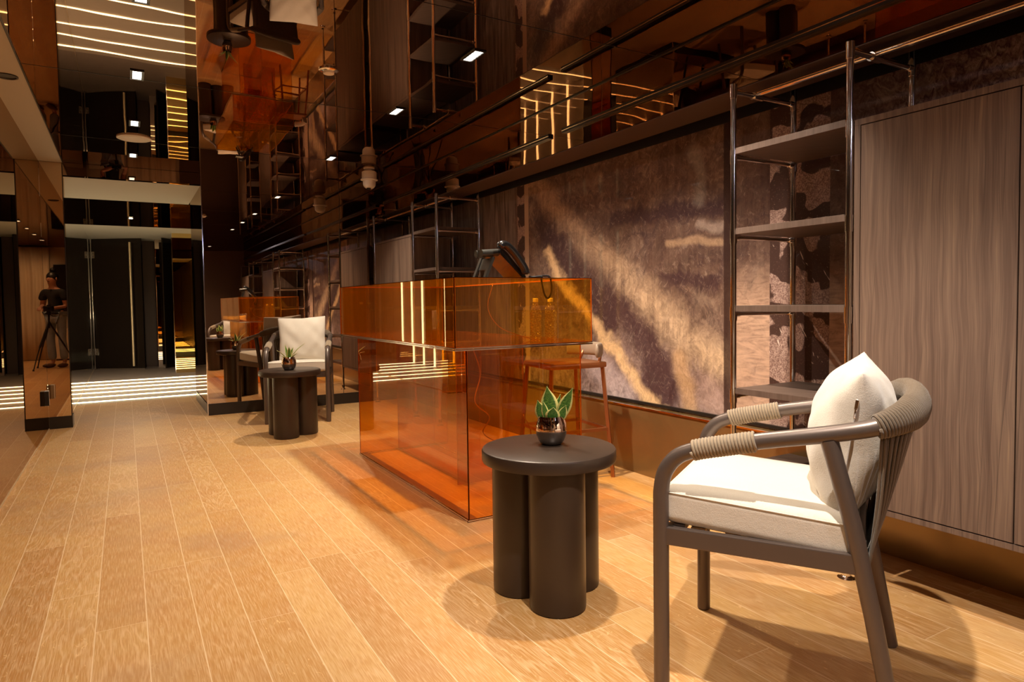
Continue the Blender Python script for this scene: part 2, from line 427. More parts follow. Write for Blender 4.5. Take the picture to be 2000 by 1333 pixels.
    c = g.mix(g.math('MULTIPLY', scr2, g.math('MULTIPLY', g.mr(blob, 0.45, 0.6), 0.22)), c, (0.55, 0.42, 0.33))
    # brick-like hatched area above the cabinets and behind the near shelves
    br = g.n('ShaderNodeTexBrick'); g.put(br.inputs['Vector'], g.vmath('ADD', g.vmath('SCALE', P, 14.0), (0.0, 0.0, 0.0)))
    br.inputs['Mortar Size'].default_value = 0.12; br.inputs['Color1'].default_value = (0.42, 0.30, 0.24, 1); br.inputs['Color2'].default_value = (0.13, 0.075, 0.075, 1); br.inputs['Mortar'].default_value = (0.05, 0.022, 0.018, 1)
    hi = g.math('MULTIPLY', g.mr(y, 2.45, 2.1), g.math('MULTIPLY', g.mr(blob2, 0.32, 0.58), g.mr(z, 1.25, 1.55)))
    c = g.mix(g.math('MULTIPLY', hi, 0.75), c, br.outputs[0])
    c = g.mix(g.math('MULTIPLY', g.mr(y, 1.9, 1.0), g.mr(z, 1.5, 1.9)), c, g.mix(g.mr(det, 0.40, 0.60), (0.10, 0.035, 0.045), g.mix(g.mr(blob2, 0.35, 0.6), (0.42, 0.20, 0.19), (0.85, 0.62, 0.50))))
    nb = g.math('MULTIPLY', g.mr(y, 2.46, 2.40), g.mr(z, 1.25, 1.0))
    c = g.mix(g.math('MULTIPLY', nb, g.mr(hatch, 0.3, 0.6, 0.35, 0.9)), c, (0.55, 0.36, 0.25))
    # thin branch lines
    vo = g.n('ShaderNodeTexVoronoi', feature='DISTANCE_TO_EDGE'); g.put(vo.inputs['Vector'], g.vmath('SCALE', P, 4.2)); vo.inputs['Scale'].default_value = 1.0
    ln = g.math('MULTIPLY', g.mr(vo.outputs['Distance'], 0.0, 0.035, 1.0, 0.0), g.mr(blob, 0.42, 0.6))
    c = g.mix(g.math('MULTIPLY', ln, 0.3), c, (0.035, 0.02, 0.018))
    # far dark part of the wall
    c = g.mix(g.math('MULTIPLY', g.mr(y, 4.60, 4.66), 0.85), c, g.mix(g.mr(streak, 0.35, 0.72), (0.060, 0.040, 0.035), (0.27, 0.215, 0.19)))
    # speckled collage strips
    grit = g.noise(v, 150, 3, 0.75)
    sh = g.noise(g.vmath('ADD', P0, (11.0, 2.0, 0.0)), 6.0, 2, 0.4, 0.3)
    shape = g.mr(sh, 0.49, 0.505)
    scr = g.mr(g.noise(g.comb(g.math('MULTIPLY', y, 20.0), g.math('MULTIPLY', g.math('ADD', z, g.math('MULTIPLY', y, -1.3)), 26.0), 9.0), 1.0, 3, 0.5, 1.0), 0.66, 0.70)
    st = g.mix(shape, g.mix(g.mr(grit, 0.62, 0.70), (0.055, 0.028, 0.022), (0.26, 0.17, 0.13)), g.mix(g.mr(grit, 0.4, 0.65), (0.16, 0.09, 0.075), (0.48, 0.34, 0.28)))
    st = g.mix(g.math('MULTIPLY', scr, g.mr(z, 1.4, 1.2)), st, (0.70, 0.56, 0.48))
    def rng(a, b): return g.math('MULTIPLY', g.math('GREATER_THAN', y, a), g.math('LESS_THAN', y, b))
    c = g.mix(rng(1.867, 2.189), c, st)
    c = g.mix(rng(4.50, 4.61), c, st)
    c = g.mix(g.math('MULTIPLY', rng(4.44, 4.50), 0.9), c, (0.42, 0.29, 0.20))
    c = g.mix(g.math('MULTIPLY', rng(2.405, 2.48), 0.85), c, (0.030, 0.012, 0.009))  # dark band: a reflection in the glass, painted into the print
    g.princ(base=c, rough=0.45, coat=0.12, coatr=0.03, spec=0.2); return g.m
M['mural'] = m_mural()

def m_skirt_bronze():
    g = N('bronze_mirror_skirting'); v = g.coord()
    n = g.noise(v, 9, 5, 0.6)
    g.princ(base=g.mix(n, (0.25, 0.155, 0.058), (0.31, 0.19, 0.072)), metal=0.6, rough=0.22); return g.m
M['skirt_bronze'] = m_skirt_bronze()

# ------------------------------------------------------------------ setting
def struct(name, bm, m, smooth=False):
    return tag(mk(name, bm, m, None, smooth), kind='structure')
def sbox(name, m, *a, bev=0.0):
    bm = NB(); box(bm, *a, bev=bev); return struct(name, bm, m)

YB = -2.7; YE = 14.2; XVL = -1.62; XVR = 1.25
sbox('floor', M['floor'], XVL - .1, XR + .1, YB, 8.50, -0.12, 0.0)
sbox('floor_entrance', M['plate'], XVL - .1, XVR + .3, 8.50, 11.12, -0.12, 0.0)
sbox('floor_vestibule', M['grey_floor'], XVL - .1, XVR + .3, 11.12, YE, -0.12, 0.0)
sbox('wall_left', M['mirror_left'], XL - 0.05, XL, YB, YP + .02, 0.0, HC)
sbox('trim_1', M['gold'], XL, XL + 0.004, YB, YP, 0.0, 0.012)
sbox('wall_back', M['backpaint'], XL - .05, 1.15, YB - .1, YB, 0.0, HC)
sbox('wall_back_dark', M['soffit'], 1.15, XR + .1, YB - .1, YB, 0.0, HC)
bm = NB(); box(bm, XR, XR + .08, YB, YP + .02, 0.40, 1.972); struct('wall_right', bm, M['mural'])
sbox('wall_right_upper', M['black'], XR, XR + .08, YB, YP + .02, 1.972, HC + .1)
sbox('wall_right_lower', M['skirt_bronze'], 2.655, XR + .08, YB, YP, 0.0, 0.40)
sbox('trim_2', M['chrome'], 2.648, 2.662, YB, YP, 0.400, 0.409)
sbox('trim_3', M['black'], 2.735, XR, YB, YP, 0.409, 0.425)
# ceiling
sbox('ceiling', M['mirror_ceil'], -0.425, 2.42, YB, YP + .02, HC, HC + .06)
sbox('ceiling_border', M['beige'], XL, -0.425, YB, YP + .02, HC - .004, HC + .06)
sbox('trim_4', M['black'], -0.430, -0.424, YB, YP, HC - .008, HC - .002)
sbox('ceiling_riser', M['mirror_ceil'], 2.42, 2.45, YB, YP + .02, 2.002, HC + .06)
sbox('ceiling_soffit', M['soffit'], 2.421, 2.65, YB, YP + .02, 1.995, 2.0)
sbox('ceiling_recess', M['black'], 2.65, XR, YB, YP + .02, 2.10, 2.12)
sbox('trim_5', M['black'], 2.414, 2.42, YB, YP, HC - .007, HC - .001)
for i, yy in enumerate((1.05, 2.62, 4.25, 5.85)):
    sbox('trim_%d' % (6 + i), M['black'], -0.42, 2.41, yy, yy + .0025, HC - .0012, HC + .001)
# partition with mirrored faces
bm = NB(); box(bm, 0.657, XR + .08, YP, 8.17, 0.10, HC + .06)
struct('wall_partition', bm, M['mirror_part'])
sbox('baseboard_partition', M['skirt'], 0.657, XR, YP - .006, 8.176, 0.0, 0.112)
sbox('trim_10', M['chrome'], 0.650, 0.657, YP - .008, YP + .004, 0.0, HC)
sbox('trim_11', M['black'], 1.962, 1.966, YP - .002, YP + .004, 0.11, HC)
# left pillar
sbox('pillar', M['mirror_pillar'], XL, -0.433, 6.95, 7.12, 0.10, HC)
sbox('baseboard_pillar', M['skirt'], XL, -0.429, 6.945, 7.125, 0.0, 0.105)
sbox('trim_12', M['black'], -0.437, -0.430, 6.944, 6.952, 0.1, HC)
# fascia + portal + vestibule ceiling
sbox('wall_fascia', M['mirror_ceil'], -0.433, 0.657, 6.95, 7.03, 2.2, HC + .02)
sbox('ceiling_portal', M['beige'], XVL, 0.657, 7.03, 8.36, 2.20, 2.26)
sbox('ceiling_vestibule', M['mirror_ceil'], XVL, XVR + .3, 8.36, 10.95, 2.20, 2.26)
sbox('ceiling_door', M['beige'], XVL, XVR + .3, 10.95, YE, 2.20, 2.26)
sbox('wall_vestibule_left', M['backpaint'], XVL - .08, XVL, 6.95, YE, 0.0, 2.2)
sbox('wall_vestibule_near', M['black'], XVL - .08, XL - .05, 6.9, 6.95, 0.0, 2.2)
sbox('wall_vestibule_right', M['black'], XVR + .22, XVR + .3, 8.17, YE, 0.0, 2.2)
sbox('wall_vestibule_end', M['black'], XVL - .08, XVR + .3, YE, YE + .08, 0.0, 2.2)
sbox('wall_gold', M['mirror_gold'], 0.665, 1.47, 11.70, 11.78, 0.0, 2.2)
sbox('trim_13', M['chrome'], 0.655, 0.665, 11.69, 11.79, 0.0, 2.2)
sbox('wall_mirror_column', M['mirror_part'], 0.47, 0.64, 12.95, 13.05, 0.0, 2.2)
sbox('wall_grey_panel', M['soffit'], 0.285, 0.47, 13.25, 13.35, 0.0, 2.2)
# glass fin
g0 = sbox('window_1', M['clear'], -0.497, -0.487, 7.13, 13.1, 0.012, 2.2)
sbox('trim_14', M['gold'], -0.499, -0.485, 7.13, 13.1, 0.0, 0.012)

# ------------------------------------------------------------------ entrance doors
def door_leaf(n, hx, hy, fx, fy, handle_t, hinge=True, hn=1):
    d = Vector((fx - hx, fy - hy, 0)); L = d.length; d.normalize(); nrm = Vector((d.y, -d.x, 0))
    if nrm.y > 0: nrm = -nrm
    root = empty('door_%d' % n, (hx, hy, 0)); tag(root, kind='structure')
    bm = NB()
    def P(t, o, z): return tuple(d * t + nrm * o + Vector((0, 0, z)))
    def slab(bm, t0, t1, o0, o1, z0, z1):
        vs = [bm.verts.new(P(t, o, z)) for t in (t0, t1) for o in (o0, o1) for z in (z0, z1)]
        for f in ((0, 1, 3, 2), (4, 6, 7, 5), (0, 4, 5, 1), (2, 3, 7, 6), (0, 2, 6, 4), (1, 5, 7, 3)):
            bm.faces.new([vs[i] for i in f])
    slab(bm, 0.012, L, -0.01, 0.01, 0.015, 2.195)
    mk('leaf', bm, M['black_glass'], root)
    bm = NB(); slab(bm, 0.012, L, -0.012, 0.012, 0.004, 0.018); mk('bottom_seal', bm, M['chrome'], root)
    if handle_t is not None:
        bm = NB()
        a, b = P(handle_t, 0.06, 0.06), P(handle_t, 0.06, 2.13)
        cyl(bm, a, b, 0.020, 16); h = mk('handle', bm, M['gold'], root, True, 40)
        bm = NB()
        for z in (0.22, 1.93): cyl(bm, P(handle_t, 0.0, z), P(handle_t, 0.06, z), 0.009, 10)
        mk('standoff', bm, M['chrome'], h)
    if hinge:
        for z in (0.30, 1.93):
            bm = NB(); slab(bm, -0.065, 0.065, 0.010, 0.022, z - .055, z + .055)
            hh = mk('hinge_plate', bm, M['chrome'], root)
            bm = NB()
            for a in (-.04, .04):
                for b in (-.03, .03): cyl(bm, P(a, .022, z + b), P(a, .026, z + b), 0.007, 10)
            mk('screw', bm, M['black'], hh)
    return root
door_leaf(1, -0.462, 13.20, 0.262, 12.74, 0.70)
door_leaf(2, -0.475, 13.20, -1.60, 12.95, None, False)
door_leaf(3, 0.30, 13.95, 0.66, 12.72, None, False)
door_leaf(4, 1.20, 13.4, 0.56, 12.50, 0.62, False)
bm = NB(); cyl(bm, (-0.467, 13.17, 0), (-0.467, 13.17, 2.2), 0.014, 12); struct('trim_15', bm, M['chrome'], True)

# ------------------------------------------------------------------ LED strips
ys = [8.675 + 0.455 * i for i in range(6)]
ords = ['nearest to the oak planks', 'second from the oak planks', 'third from the oak planks', 'fourth from the oak planks', 'fifth from the oak planks', 'nearest to the glass doors']
for i, yy in enumerate(ys):
    r = empty('light_strip', (0, yy, 0), 0, 'warm glowing light line set in the entrance floor, the one ' + ords[i], 'light strip', 'light lines in the entrance floor')
    bm = NB(); box(bm, XVL + .02, XVR + .2, -0.016, 0.016, 0.0005, 0.006); mk('floor_strip', bm, M['led_strip'], r)
    bm = NB(); box(bm, XVL + .001, XVL + .02, -0.016, 0.016, 0.0005, 2.195); mk('wall_strip', bm, M['led_strip'], r)

# ------------------------------------------------------------------ racks
PR = 0.0130
XF, XB = 2.30, 2.70
def post_mesh(x, y, z1, foot=True, top_flange=False):
    bm = NB()
    cyl(bm, (x, y, 0.004), (x, y, z1), PR, 20)
    lathe(bm, [(0.032, 0.0), (0.032, 0.003), (0.020, 0.007), (0.0155, 0.012), (0.0165, 0.05), (PR, 0.055)], (x, y, 0), 24, cap_top=True)
    if top_flange:
        lathe(bm, [(0.0155, 0.0), (0.0155, 0.03), (0.034, 0.034), (0.034, 0.040)], (x, y, z1 - .0405), 24, cap_top=True)
    return bm
def shelf_frame(name, ys2, bays, levels, label, group='chrome shelving along the mural wall'):
    root = empty(name, (0, 0, 0), 0, label, 'shelving rack', group)
    for y in ys2:
        mk('post', post_mesh(XF, y, 1.965), M['chrome'], root, True, 40)
        mk('post', post_mesh(XB, y, 1.995 if abs(XB-2.65)<.0 else 2.10, top_flange=True), M['chrome'], root, True, 40)
        for z in levels + [1.945]:
            bm = NB()
            cyl(bm, (XF, y, z), (XB, y, z), 0.010 if z < 1.9 else 0.0115, 14)
            for xx in (XF, XB):
                cyl(bm, (xx, y, z - .030), (xx, y, z + .030), PR + .0028, 18)
                s = 1 if xx == XF else -1
                cyl(bm, (xx, y, z), (xx + s * .034, y, z), 0.0135, 14)
            mk('crossbar', bm, M['chrome'], root, True, 40)
    for (a, b) in bays:
        for z in levels:
            bm = NB(); box(bm, XF - .004, XB + .012, min(a, b) + PR + .003, max(a, b) - PR - .003, z + .010, z + .036, bev=0.001)
            mk('shelf', bm, M['shelf'], root)
    return root
LV = [0.290, 0.625, 0.985, 1.320, 1.665]
near = shelf_frame('shelving_rack', (2.02, 1.485, 0.405), [(2.02, 1.485)], LV, 'chrome tube rack with brown shelves behind the near armchair')
far = shelf_frame('shelving_rack', (5.19, 5.73, 6.82), [(5.19, 5.73)], LV, 'chrome tube rack with brown shelves beyond the amber desk, next to the mirror partition')
back = shelf_frame('shelving_rack', (-0.70, -1.24, -2.32), [(-0.70, -1.24)], LV, 'chrome tube rack with brown shelves on the wall behind the photographer')
for root, y0, y1, jn in ((back, -0.70, -2.69, (-0.70, -1.24, -2.32)), (near, 2.02, -0.6, (2.02, 1.485, .405)), (far, 5.19, 6.90, (5.19, 5.73, 6.82))):
    bm = NB(); cyl(bm, (2.452, y0, 1.957), (2.452, y1, 1.957), 0.0125, 16)
    for y in jn:
        cyl(bm, (2.425, y, 1.945), (2.480, y, 1.945), 0.017, 14)
    mk('hanging_rail', bm, M['chrome'], root, True, 40)

def cabinet(name, y0, y1, splits, label):
    r = empty(name, (0, 0, 0), 0, label, 'cabinet')
    x0, x1 = XF - .002, XB - .016
    z0, z1 = 0.276, 1.690
    t = .022
    bm = NB()
    box(bm, x0, x1, y0, y1, z1 - t, z1, bev=.001); box(bm, x0, x1, y0, y1, z0, z0 + .020, bev=.001)
    box(bm, x0, x1, y0, y0 + t, z0 + .020, z1 - t); box(bm, x0, x1, y1 - t, y1, z0 + .020, z1 - t)
    box(bm, x1 - .01, x1, y0 + t, y1 - t, z0 + .02, z1 - t)
    mk('body', bm, M['wood'], r)
    for a, b in splits:
        bm = NB(); box(bm, x0 - .002, x0 + .018, a + .002, b - .002, z0 + .024, z1 - t - .004, bev=.0008)
        mk('door', bm, M['wood'], r)
    return r
cabinet('wall_cabinet', 0.425, 1.465, [(0.449, 0.948), (0.948, 1.441)], 'grey-brown walnut veneer cabinet on chrome posts behind the near armchair')
cabinet('wall_cabinet', 5.75, 6.80, [(5.774, 6.275), (6.275, 6.776)], 'walnut veneer cabinet beyond the amber desk, against the mirror partition')

cabinet('wall_cabinet', -2.30, -1.26, [(-2.276, -1.78), (-1.78, -1.284)], 'walnut cabinet on the wall behind the photographer, seen in the partition mirror')

# black track along the riser
def track(y0, y1, label):
    r = empty('lighting_track', (2.40, y0, 2.105), 0, label, 'lighting track')
    L = y1 - y0
    bm = NB(); box(bm, 0, .019, 0, L, 0, .030, bev=.001); mk('rail', bm, M['black'], r)
    bm = NB(); box(bm, -.001, .003, 0.0, L, .012, .016); mk('metal_line', bm, M['chrome'], r)
track(-2.8, 3.47, 'slim black lighting track on the ceiling upstand above the near rack')
track(3.62, 6.80, 'slim black lighting track on the ceiling upstand above the far rack')

# ------------------------------------------------------------------ ceiling fittings
def downlight(x, y, z, label, group):
    r = empty('linear_downlight', (x, y, z), 0, label, 'ceiling light', group)
    bm = NB()
    for a in ((-.033, .033, -.082, -.072), (-.033, .033, .072, .082), (-.033, -.024, -.072, .072), (.024, .033, -.072, .072)):
        box(bm, *a, -.006, 0.0)
    for k in range(4): box(bm, -.024, .024, -.046 + k * .0289, -.0435 + k * .0289, -.005, 0.0)
    mk('trim_frame', bm, M['black'], r)
    for k in range(5):
        bm = NB(); yy = -.0585 + k * .0289
        box(bm, -.021, .021, yy - .0115, yy + .0115, -.0035, -.0005); mk('lamp_cell', bm, M['led_cell'], r)
GR = 'black-rimmed linear downlights in the mirror ceiling'
rowA = [(-1.38, 'added as fill over the desk side, behind the camera'), (1.95, 'above the near round table'), (3.06, 'above the near end of the amber desk'), (4.17, 'above the far end of the amber desk'), (5.76, 'above the far armchair')]  # the hindmost fitting is added as fill
rowC = [(0.98, 0.76, 'above the near armchair')]
rowB = [(-1.15, 'over the aisle behind the photographer'), (-0.05, 'over the photographer'), (0.98, 'over the aisle beside the near armchair'), (2.05, 'over the aisle beside the near round table'), (3.10, 'over the aisle beside the desk corner'), (4.17, 'over the aisle beside the far end of the desk'), (5.26, 'over the aisle beside the far round table'), (6.37, 'over the aisle nearest to the entrance')]
for y, s in rowA: downlight(1.575, y, HC, 'small linear downlight ' + s, GR)
for x, y, s in rowC: downlight(x, y, HC, 'small linear downlight ' + s, GR)
for y, s in rowB: downlight(0.096, y, HC, 'small linear downlight ' + s, GR)
for y, s_ in ((9.9, 'added over the light lines to brighten the entrance'),):
    downlight(0.1, y, 2.198, 'small linear downlight ' + s_, GR)  # added fitting, carries the extra entrance spot
# round speaker
r = empty('ceiling_speaker', (0.098, 5.72, HC), 0, 'round white ceiling speaker between the aisle downlights', 'speaker')
bm = NB(); lathe(bm, [(0.115, 0.0), (0.115, -.008), (0.105, -.012)], seg=40, cap_top=True); mk('rim', bm, M['white'], r, True, 40)
bm = NB(); lathe(bm, [(0.098, -.0118), (0.098, -.0135), (0.05, -.016), (0.01, -.017)], seg=40, cap_top=True); mk('grille', bm, M['white'], r, True, 40)
r = empty('smoke_detector', (0.985, 3.61, HC), 0, 'small round chrome-rimmed detector in the mirror ceiling', 'smoke detector')
bm = NB(); lathe(bm, [(0.052, 0.0), (0.052, -.006), (0.040, -.012)], seg=32, cap_top=True); mk('rim', bm, M['chrome'], r, True, 40)
bm = NB(); lathe(bm, [(0.030, -.012), (0.028, -.022), (0.015, -.026)], seg=32, cap_top=True); mk('sensor', bm, M['white'], r, True, 40)
# dome camera
r = empty('security_camera', (1.995, 6.02, HC), 0, 'white dome security camera hanging from the ceiling by the mirror partition', 'camera')
bm = NB(); lathe(bm, [(0.05, 0.0), (0.05, -.01), (0.024, -.014), (0.024, -.03)], seg=28, cap_top=True); mk('mount', bm, M['white'], r, True, 40)
bm = NB(); lathe(bm, [(0.05, -.028), (0.066, -.038), (0.068, -.10), (0.078, -.106), (0.078, -.114), (0.060, -.118)], seg=32, cap_top=True); mk('housing', bm, M['white'], r, True, 30)
bm = NB()
lathe(bm, [(0.058, -.117), (0.058, -.15)] + [(0.058 * cos(a), -.15 - 0.045 * sin(a)) for a in (0.3, 0.6, 0.9, 1.2, 1.45)], seg=32, cap_top=True)
mk('dome', bm, M['white'], r, True, 60)
bm = NB(); lathe(bm, [(0.020, -.188), (0.018, -.199), (0.008, -.202)], (-.01, -.015, 0), 20, cap_top=True); mk('lens', bm, M['black'], r, True, 40)
# black adjustable spot in the beige border
r = empty('recessed_spotlight', (-0.515, 4.50, HC - .004), 0, 'black round recessed spotlight in the beige ceiling border', 'ceiling light')
bm = NB(); lathe(bm, [(0.055, 0.0), (0.055, -.006), (0.046, -.006), (0.042, 0.0)], seg=32); mk('rim', bm, M['black'], r, True, 40)
bm = NB(); lathe(bm, [(0.042, -.001), (0.030, -.0012)], seg=32, cap_top=True); mk('baffle', bm, M['black'], r, True, 40)

# ------------------------------------------------------------------ small outlet on left mirror
r = empty('power_socket', (XL, 6.70, 0.30), 0, 'small black power socket box on the left mirror wall by the mirrored pillar', 'power socket')
bm = NB(); box(bm, 0.0, 0.028, -.035, .035, -.062, .062, bev=.002); mk('back_box', bm, M['white'], r)
bm = NB(); box(bm, 0.001, 0.031, -.039, -.033, -.06, .06); mk('faceplate', bm, M['black'], r)

# ------------------------------------------------------------------ side tables
def side_table(x, y, rot, label):
    r = empty('side_table', (x, y, 0), rot, label, 'side table')
    R = 0.238
    bm = NB(); lathe(bm, [(R - .01, .484), (R, .487), (R + .002, .493), (R + .002, .522), (R - .001, .528), (R - .008, .531)], seg=72, cap_top=True)
    mk('tabletop', bm, M['table'], r, True, 35)
    for k in range(3):
        a = k * 2 * pi / 3
        bm = NB(); lathe(bm, [(0.092, 0.0), (0.0965, .004), (0.0975, .012), (0.0975, .485)], (0.1145 * cos(a), 0.1145 * sin(a), 0), 48, cap_top=True)
        mk('leg', bm, M['table'], r, True, 40)
    return r
T1 = (1.294, 1.972); T2 = (1.130, 5.510)
def lat_angle(tx, ty, deg):   # angle in the frame where 0 deg is sideways as seen along the table direction
    f = Vector((tx, ty)).normalized(); lat = Vector((f.y, -f.x)); a = radians(deg)
    v = lat * cos(a) + f * sin(a); return atan2(v.y, v.x)
side_table(T1[0], T1[1], lat_angle(*T1, 283), 'round dark bronze side table on three drum legs beside the near armchair')
side_table(T2[0], T2[1], lat_angle(*T2, 252), 'round dark bronze side table on three drum legs in front of the far armchair')

# ------------------------------------------------------------------ potted plants
def leaf_mesh(L, Wd, bend, az, tilt, twist=0.0, fold=0.22, n=14, side=0.0):
    bm = NB(); uvl = bm.loops.layers.uv.new('UVMap'); rows = []
    for i in range(n + 1):
        t = i / n
        w = Wd * (0.42 + 0.58 * sin(pi * min(1, t * 1.05 + .02) ** 0.9)) * (1 - t ** 5) * (1.0 if t < .999 else 0.03)
        w = max(w, 0.0006)
        a = tilt + bend * t
        px = L * (t * sin(tilt + bend * t * .5)); pz = L * (t * cos(tilt + bend * t * .5))
        row = []
        for j in range(5):
            u = (j / 4 - .5) * 2
            lx = u * w; ly = fold * abs(u) * w
            # local: x' across, outward normal
            c, s = cos(twist * t), sin(twist * t)
            ax, ay = lx * c - ly * s, lx * s + ly * c
            p = Vector((px + (-ay) * cos(a), ax, pz + ay * sin(a)))
            p = Matrix.Rotation(az, 3, 'Z') @ (Matrix.Rotation(side, 3, 'X') @ p)
            row.append((bm.verts.new(p), (j / 4, t)))
        rows.append(row)
    for i in range(n):
        for j in range(4):
            q = [rows[i][j], rows[i][j + 1], rows[i + 1][j + 1], rows[i + 1][j]]
            f = bm.faces.new([k[0] for k in q])
            for lp, k in zip(f.loops, q): lp[uvl].uv = k[1]
    return bm
def plant(x, y, z, label, leaves, rot=0):
    r = empty('potted_plant', (x, y, z), rot, label, 'plant')
    prof = [(0.030, 0.0), (0.036, .002), (0.046, .014), (0.054, .035), (0.0565, .055), (0.054, .078), (0.047, .097), (0.0445, .104), (0.042, .104), (0.0435, .096), (0.045, .085)]
    bm = NB(); lathe(bm, prof, seg=48); mk('pot', bm, M['pot'], r, True, 70)
    bm = NB(); lathe(bm, [(0.0455, .086), (0.02, .089)], seg=32, cap_bottom=False, cap_top=True); mk('soil', bm, M['soil'], r)
    for (L, Wd, bend, az, tilt, tw, ox, oy, *sd) in leaves:
        o = mk('leaf', leaf_mesh(L, Wd, bend, radians(az), radians(tilt), tw, side=radians(sd[0] if sd else 0)), M['leaf'], r, True)
        o.location = (ox, oy, .086)
        s = o.modifiers.new('thickness', 'SOLIDIFY'); s.thickness = 0.0015
    return r
# az 0 = +x ; camera lies towards (-0.56,-0.83) of the near table
plant(1.325, 2.00, 0.531, 'variegated snake plant in a chrome-topped round pot on the near side table',
      [(0.128, .033, 0.08, 232, 4, 0.1, .004, .006, 6), (0.138, .024, 0.10, 222, 5, 0.1, .022, -.012, -26), (0.082, .021, 0.10, 238, 8, 0.0, -.026, .014, 14),
       (0.058, .027, 0.15, 238, 14, 0.0, -.010, -.020, -6), (0.098, .014, 0.1, 250, 2, 0.3, .018, .010, -14), (0.068, .017, 0.1, 225, 10, 0.0, .020, -.024, -24), (0.078, .013, 0.05, 240, 4, 0.2, -.016, .002, 12)], 0)
plant(1.115, 5.46, 0.531, 'spiky variegated snake plant in a chrome pot on the far side table',
      [(0.105, .019, 0.15, -95, 8, 0.1, 0, -.012), (0.165, .014, 0.5, -10, 28, 0.2, .014, 0), (0.11, .017, 0.4, 185, 34, 0.0, -.016, 0),
       (0.080, .018, 0.5, 205, 52, 0.0, -.014, -.008), (0.10, .017, 0.2, 20, 14, 0.3, .01, .01), (0.075, .016, 0.4, -35, 36, 0.0, .014, -.012), (0.12, .014, 0.1, 120, 10, 0, -.006, .012)])

# ------------------------------------------------------------------ armchairs
def pillow_mesh(W=0.45, H=0.45, T=0.085, n=22, seed=1):
    rnd = random.Random(seed); ph = [rnd.uniform(0, 6.28) for _ in range(6)]
    bm = NB(); top = {}; bot = {}
    for i in range(n + 1):
        for j in range(n + 1):
            u = i / n * 2 - 1; v = j / n * 2 - 1
            e = (max(0, 1 - abs(u) ** 2.4) ** 0.62) * (max(0, 1 - abs(v) ** 2.1) ** 0.72)
            pin = 1 - 0.075 * (1 - abs(u * v) ** .9) * (max(abs(u), abs(v)) ** 6)
            wr = 0.006 * sin(5 * u + ph[0] + 3 * v) * sin(4 * v + ph[1]) + 0.004 * sin(11 * u + ph[2]) * sin(9 * v + ph[3])
            x, z = u * W / 2 * pin, v * H / 2 * pin
            t = T * e
            if i in (0, n) or j in (0, n):
                top[i, j] = bot[i, j] = bm.verts.new((x, 0, z))
            else:
                top[i, j] = bm.verts.new((x, -t - wr * min(1, e * 2), z)); bot[i, j] = bm.verts.new((x, t + wr * min(1, e * 2), z))
    for i in range(n):
        for j in range(n):
            bm.faces.new((top[i, j], top[i + 1, j], top[i + 1, j + 1], top[i, j + 1]))
            bm.faces.new((bot[i, j], bot[i, j + 1], bot[i + 1, j + 1], bot[i + 1, j]))
    return bm

def seat_cushion_mesh(W, D, H, n=26):
    bm = NB(); vs = {}
    def sup(u, v, w):
        m = max(abs(u), abs(v), abs(w)); return m
    # rounded box from a cube-sphere style grid
    def add(face):
        g = {}
        for i in range(n + 1):
            for j in range(n + 1):
                a = i / n * 2 - 1; b = j / n * 2 - 1
                u, v, w = face(a, b)
                k = (round(u, 4), round(v, 4), round(w, 4))
                if k not in vs:
                    r = 0.022
                    p = Vector((u * W / 2, v * D / 2, w * H / 2))
                    q = Vector((max(-W / 2 + r, min(W / 2 - r, p.x)), max(-D / 2 + r, min(D / 2 - r, p.y)), max(-H / 2 + r, min(H / 2 - r, p.z))))
                    d = p - q
                    if d.length > 1e-6: p = q + d.normalized() * r
                    puff = (1 - u ** 4) * (1 - v ** 4)
                    if abs(w) > .98: p.z += (0.012 if w > 0 else -0.004) * puff
                    vs[k] = bm.verts.new(p)
                g[i, j] = vs[k]
        for i in range(n):
            for j in range(n):
                f = (g[i, j], g[i + 1, j], g[i + 1, j + 1], g[i, j + 1])
                if len(set(f)) == 4:
                    try: bm.faces.new(f)
                    except ValueError: pass
    for fc in (lambda a, b: (a, b, 1), lambda a, b: (a, b, -1), lambda a, b: (1, a, b), lambda a, b: (-1, a, b), lambda a, b: (a, 1, b), lambda a, b: (a, -1, b)):
        add(fc)
    return bm

HW = 0.262
def chair_path():
    half = [(HW, 0.0, .50), (HW, 0.001, .545), (HW, .012, .595), (HW, .042, .635), (HW, .085, .657), (HW, .15, .674), (HW, .26, .698), (HW, .40, .725), (HW - .002, .480, .743), (HW - .014, .522, .756), (HW - .050, .560, .771), (HW - .11, .584, .782), (HW - .19, .595, .787)]
    full = half + [(0, .598, .788)] + [(-a, b, c) for a, b, c in half[::-1]]
    return catmull(full, 6)
PATH = chair_path()
def sub_path(f):
    return [p for p in PATH if f(p)]
def helix(bm, pts, R, rr, pitch, seg=8, per=10):
    # rope wound round a path
    fr = frames(pts); L = [0.0]
    for a, b in zip(pts[:-1], pts[1:]): L.append(L[-1] + (b - a).length)
    tot = L[-1]; turns = tot / pitch; m = int(turns * per); out = []
    i = 0
    for k in range(m + 1):
        s = tot * k / m
        while i < len(L) - 2 and L[i + 1] < s: i += 1
        t = (s - L[i]) / max(1e-9, L[i + 1] - L[i])
        c = pts[i].lerp(pts[i + 1], t); u = fr[i][1].lerp(fr[i + 1][1], t); v = fr[i][2].lerp(fr[i + 1][2], t)
        a = 2 * pi * s / pitch
        RR = R(s / tot) if callable(R) else (R, R)
        out.append(c + u * cos(a) * RR[0] + v * sin(a) * RR[1])
    sweep(bm, out, rr, seg)

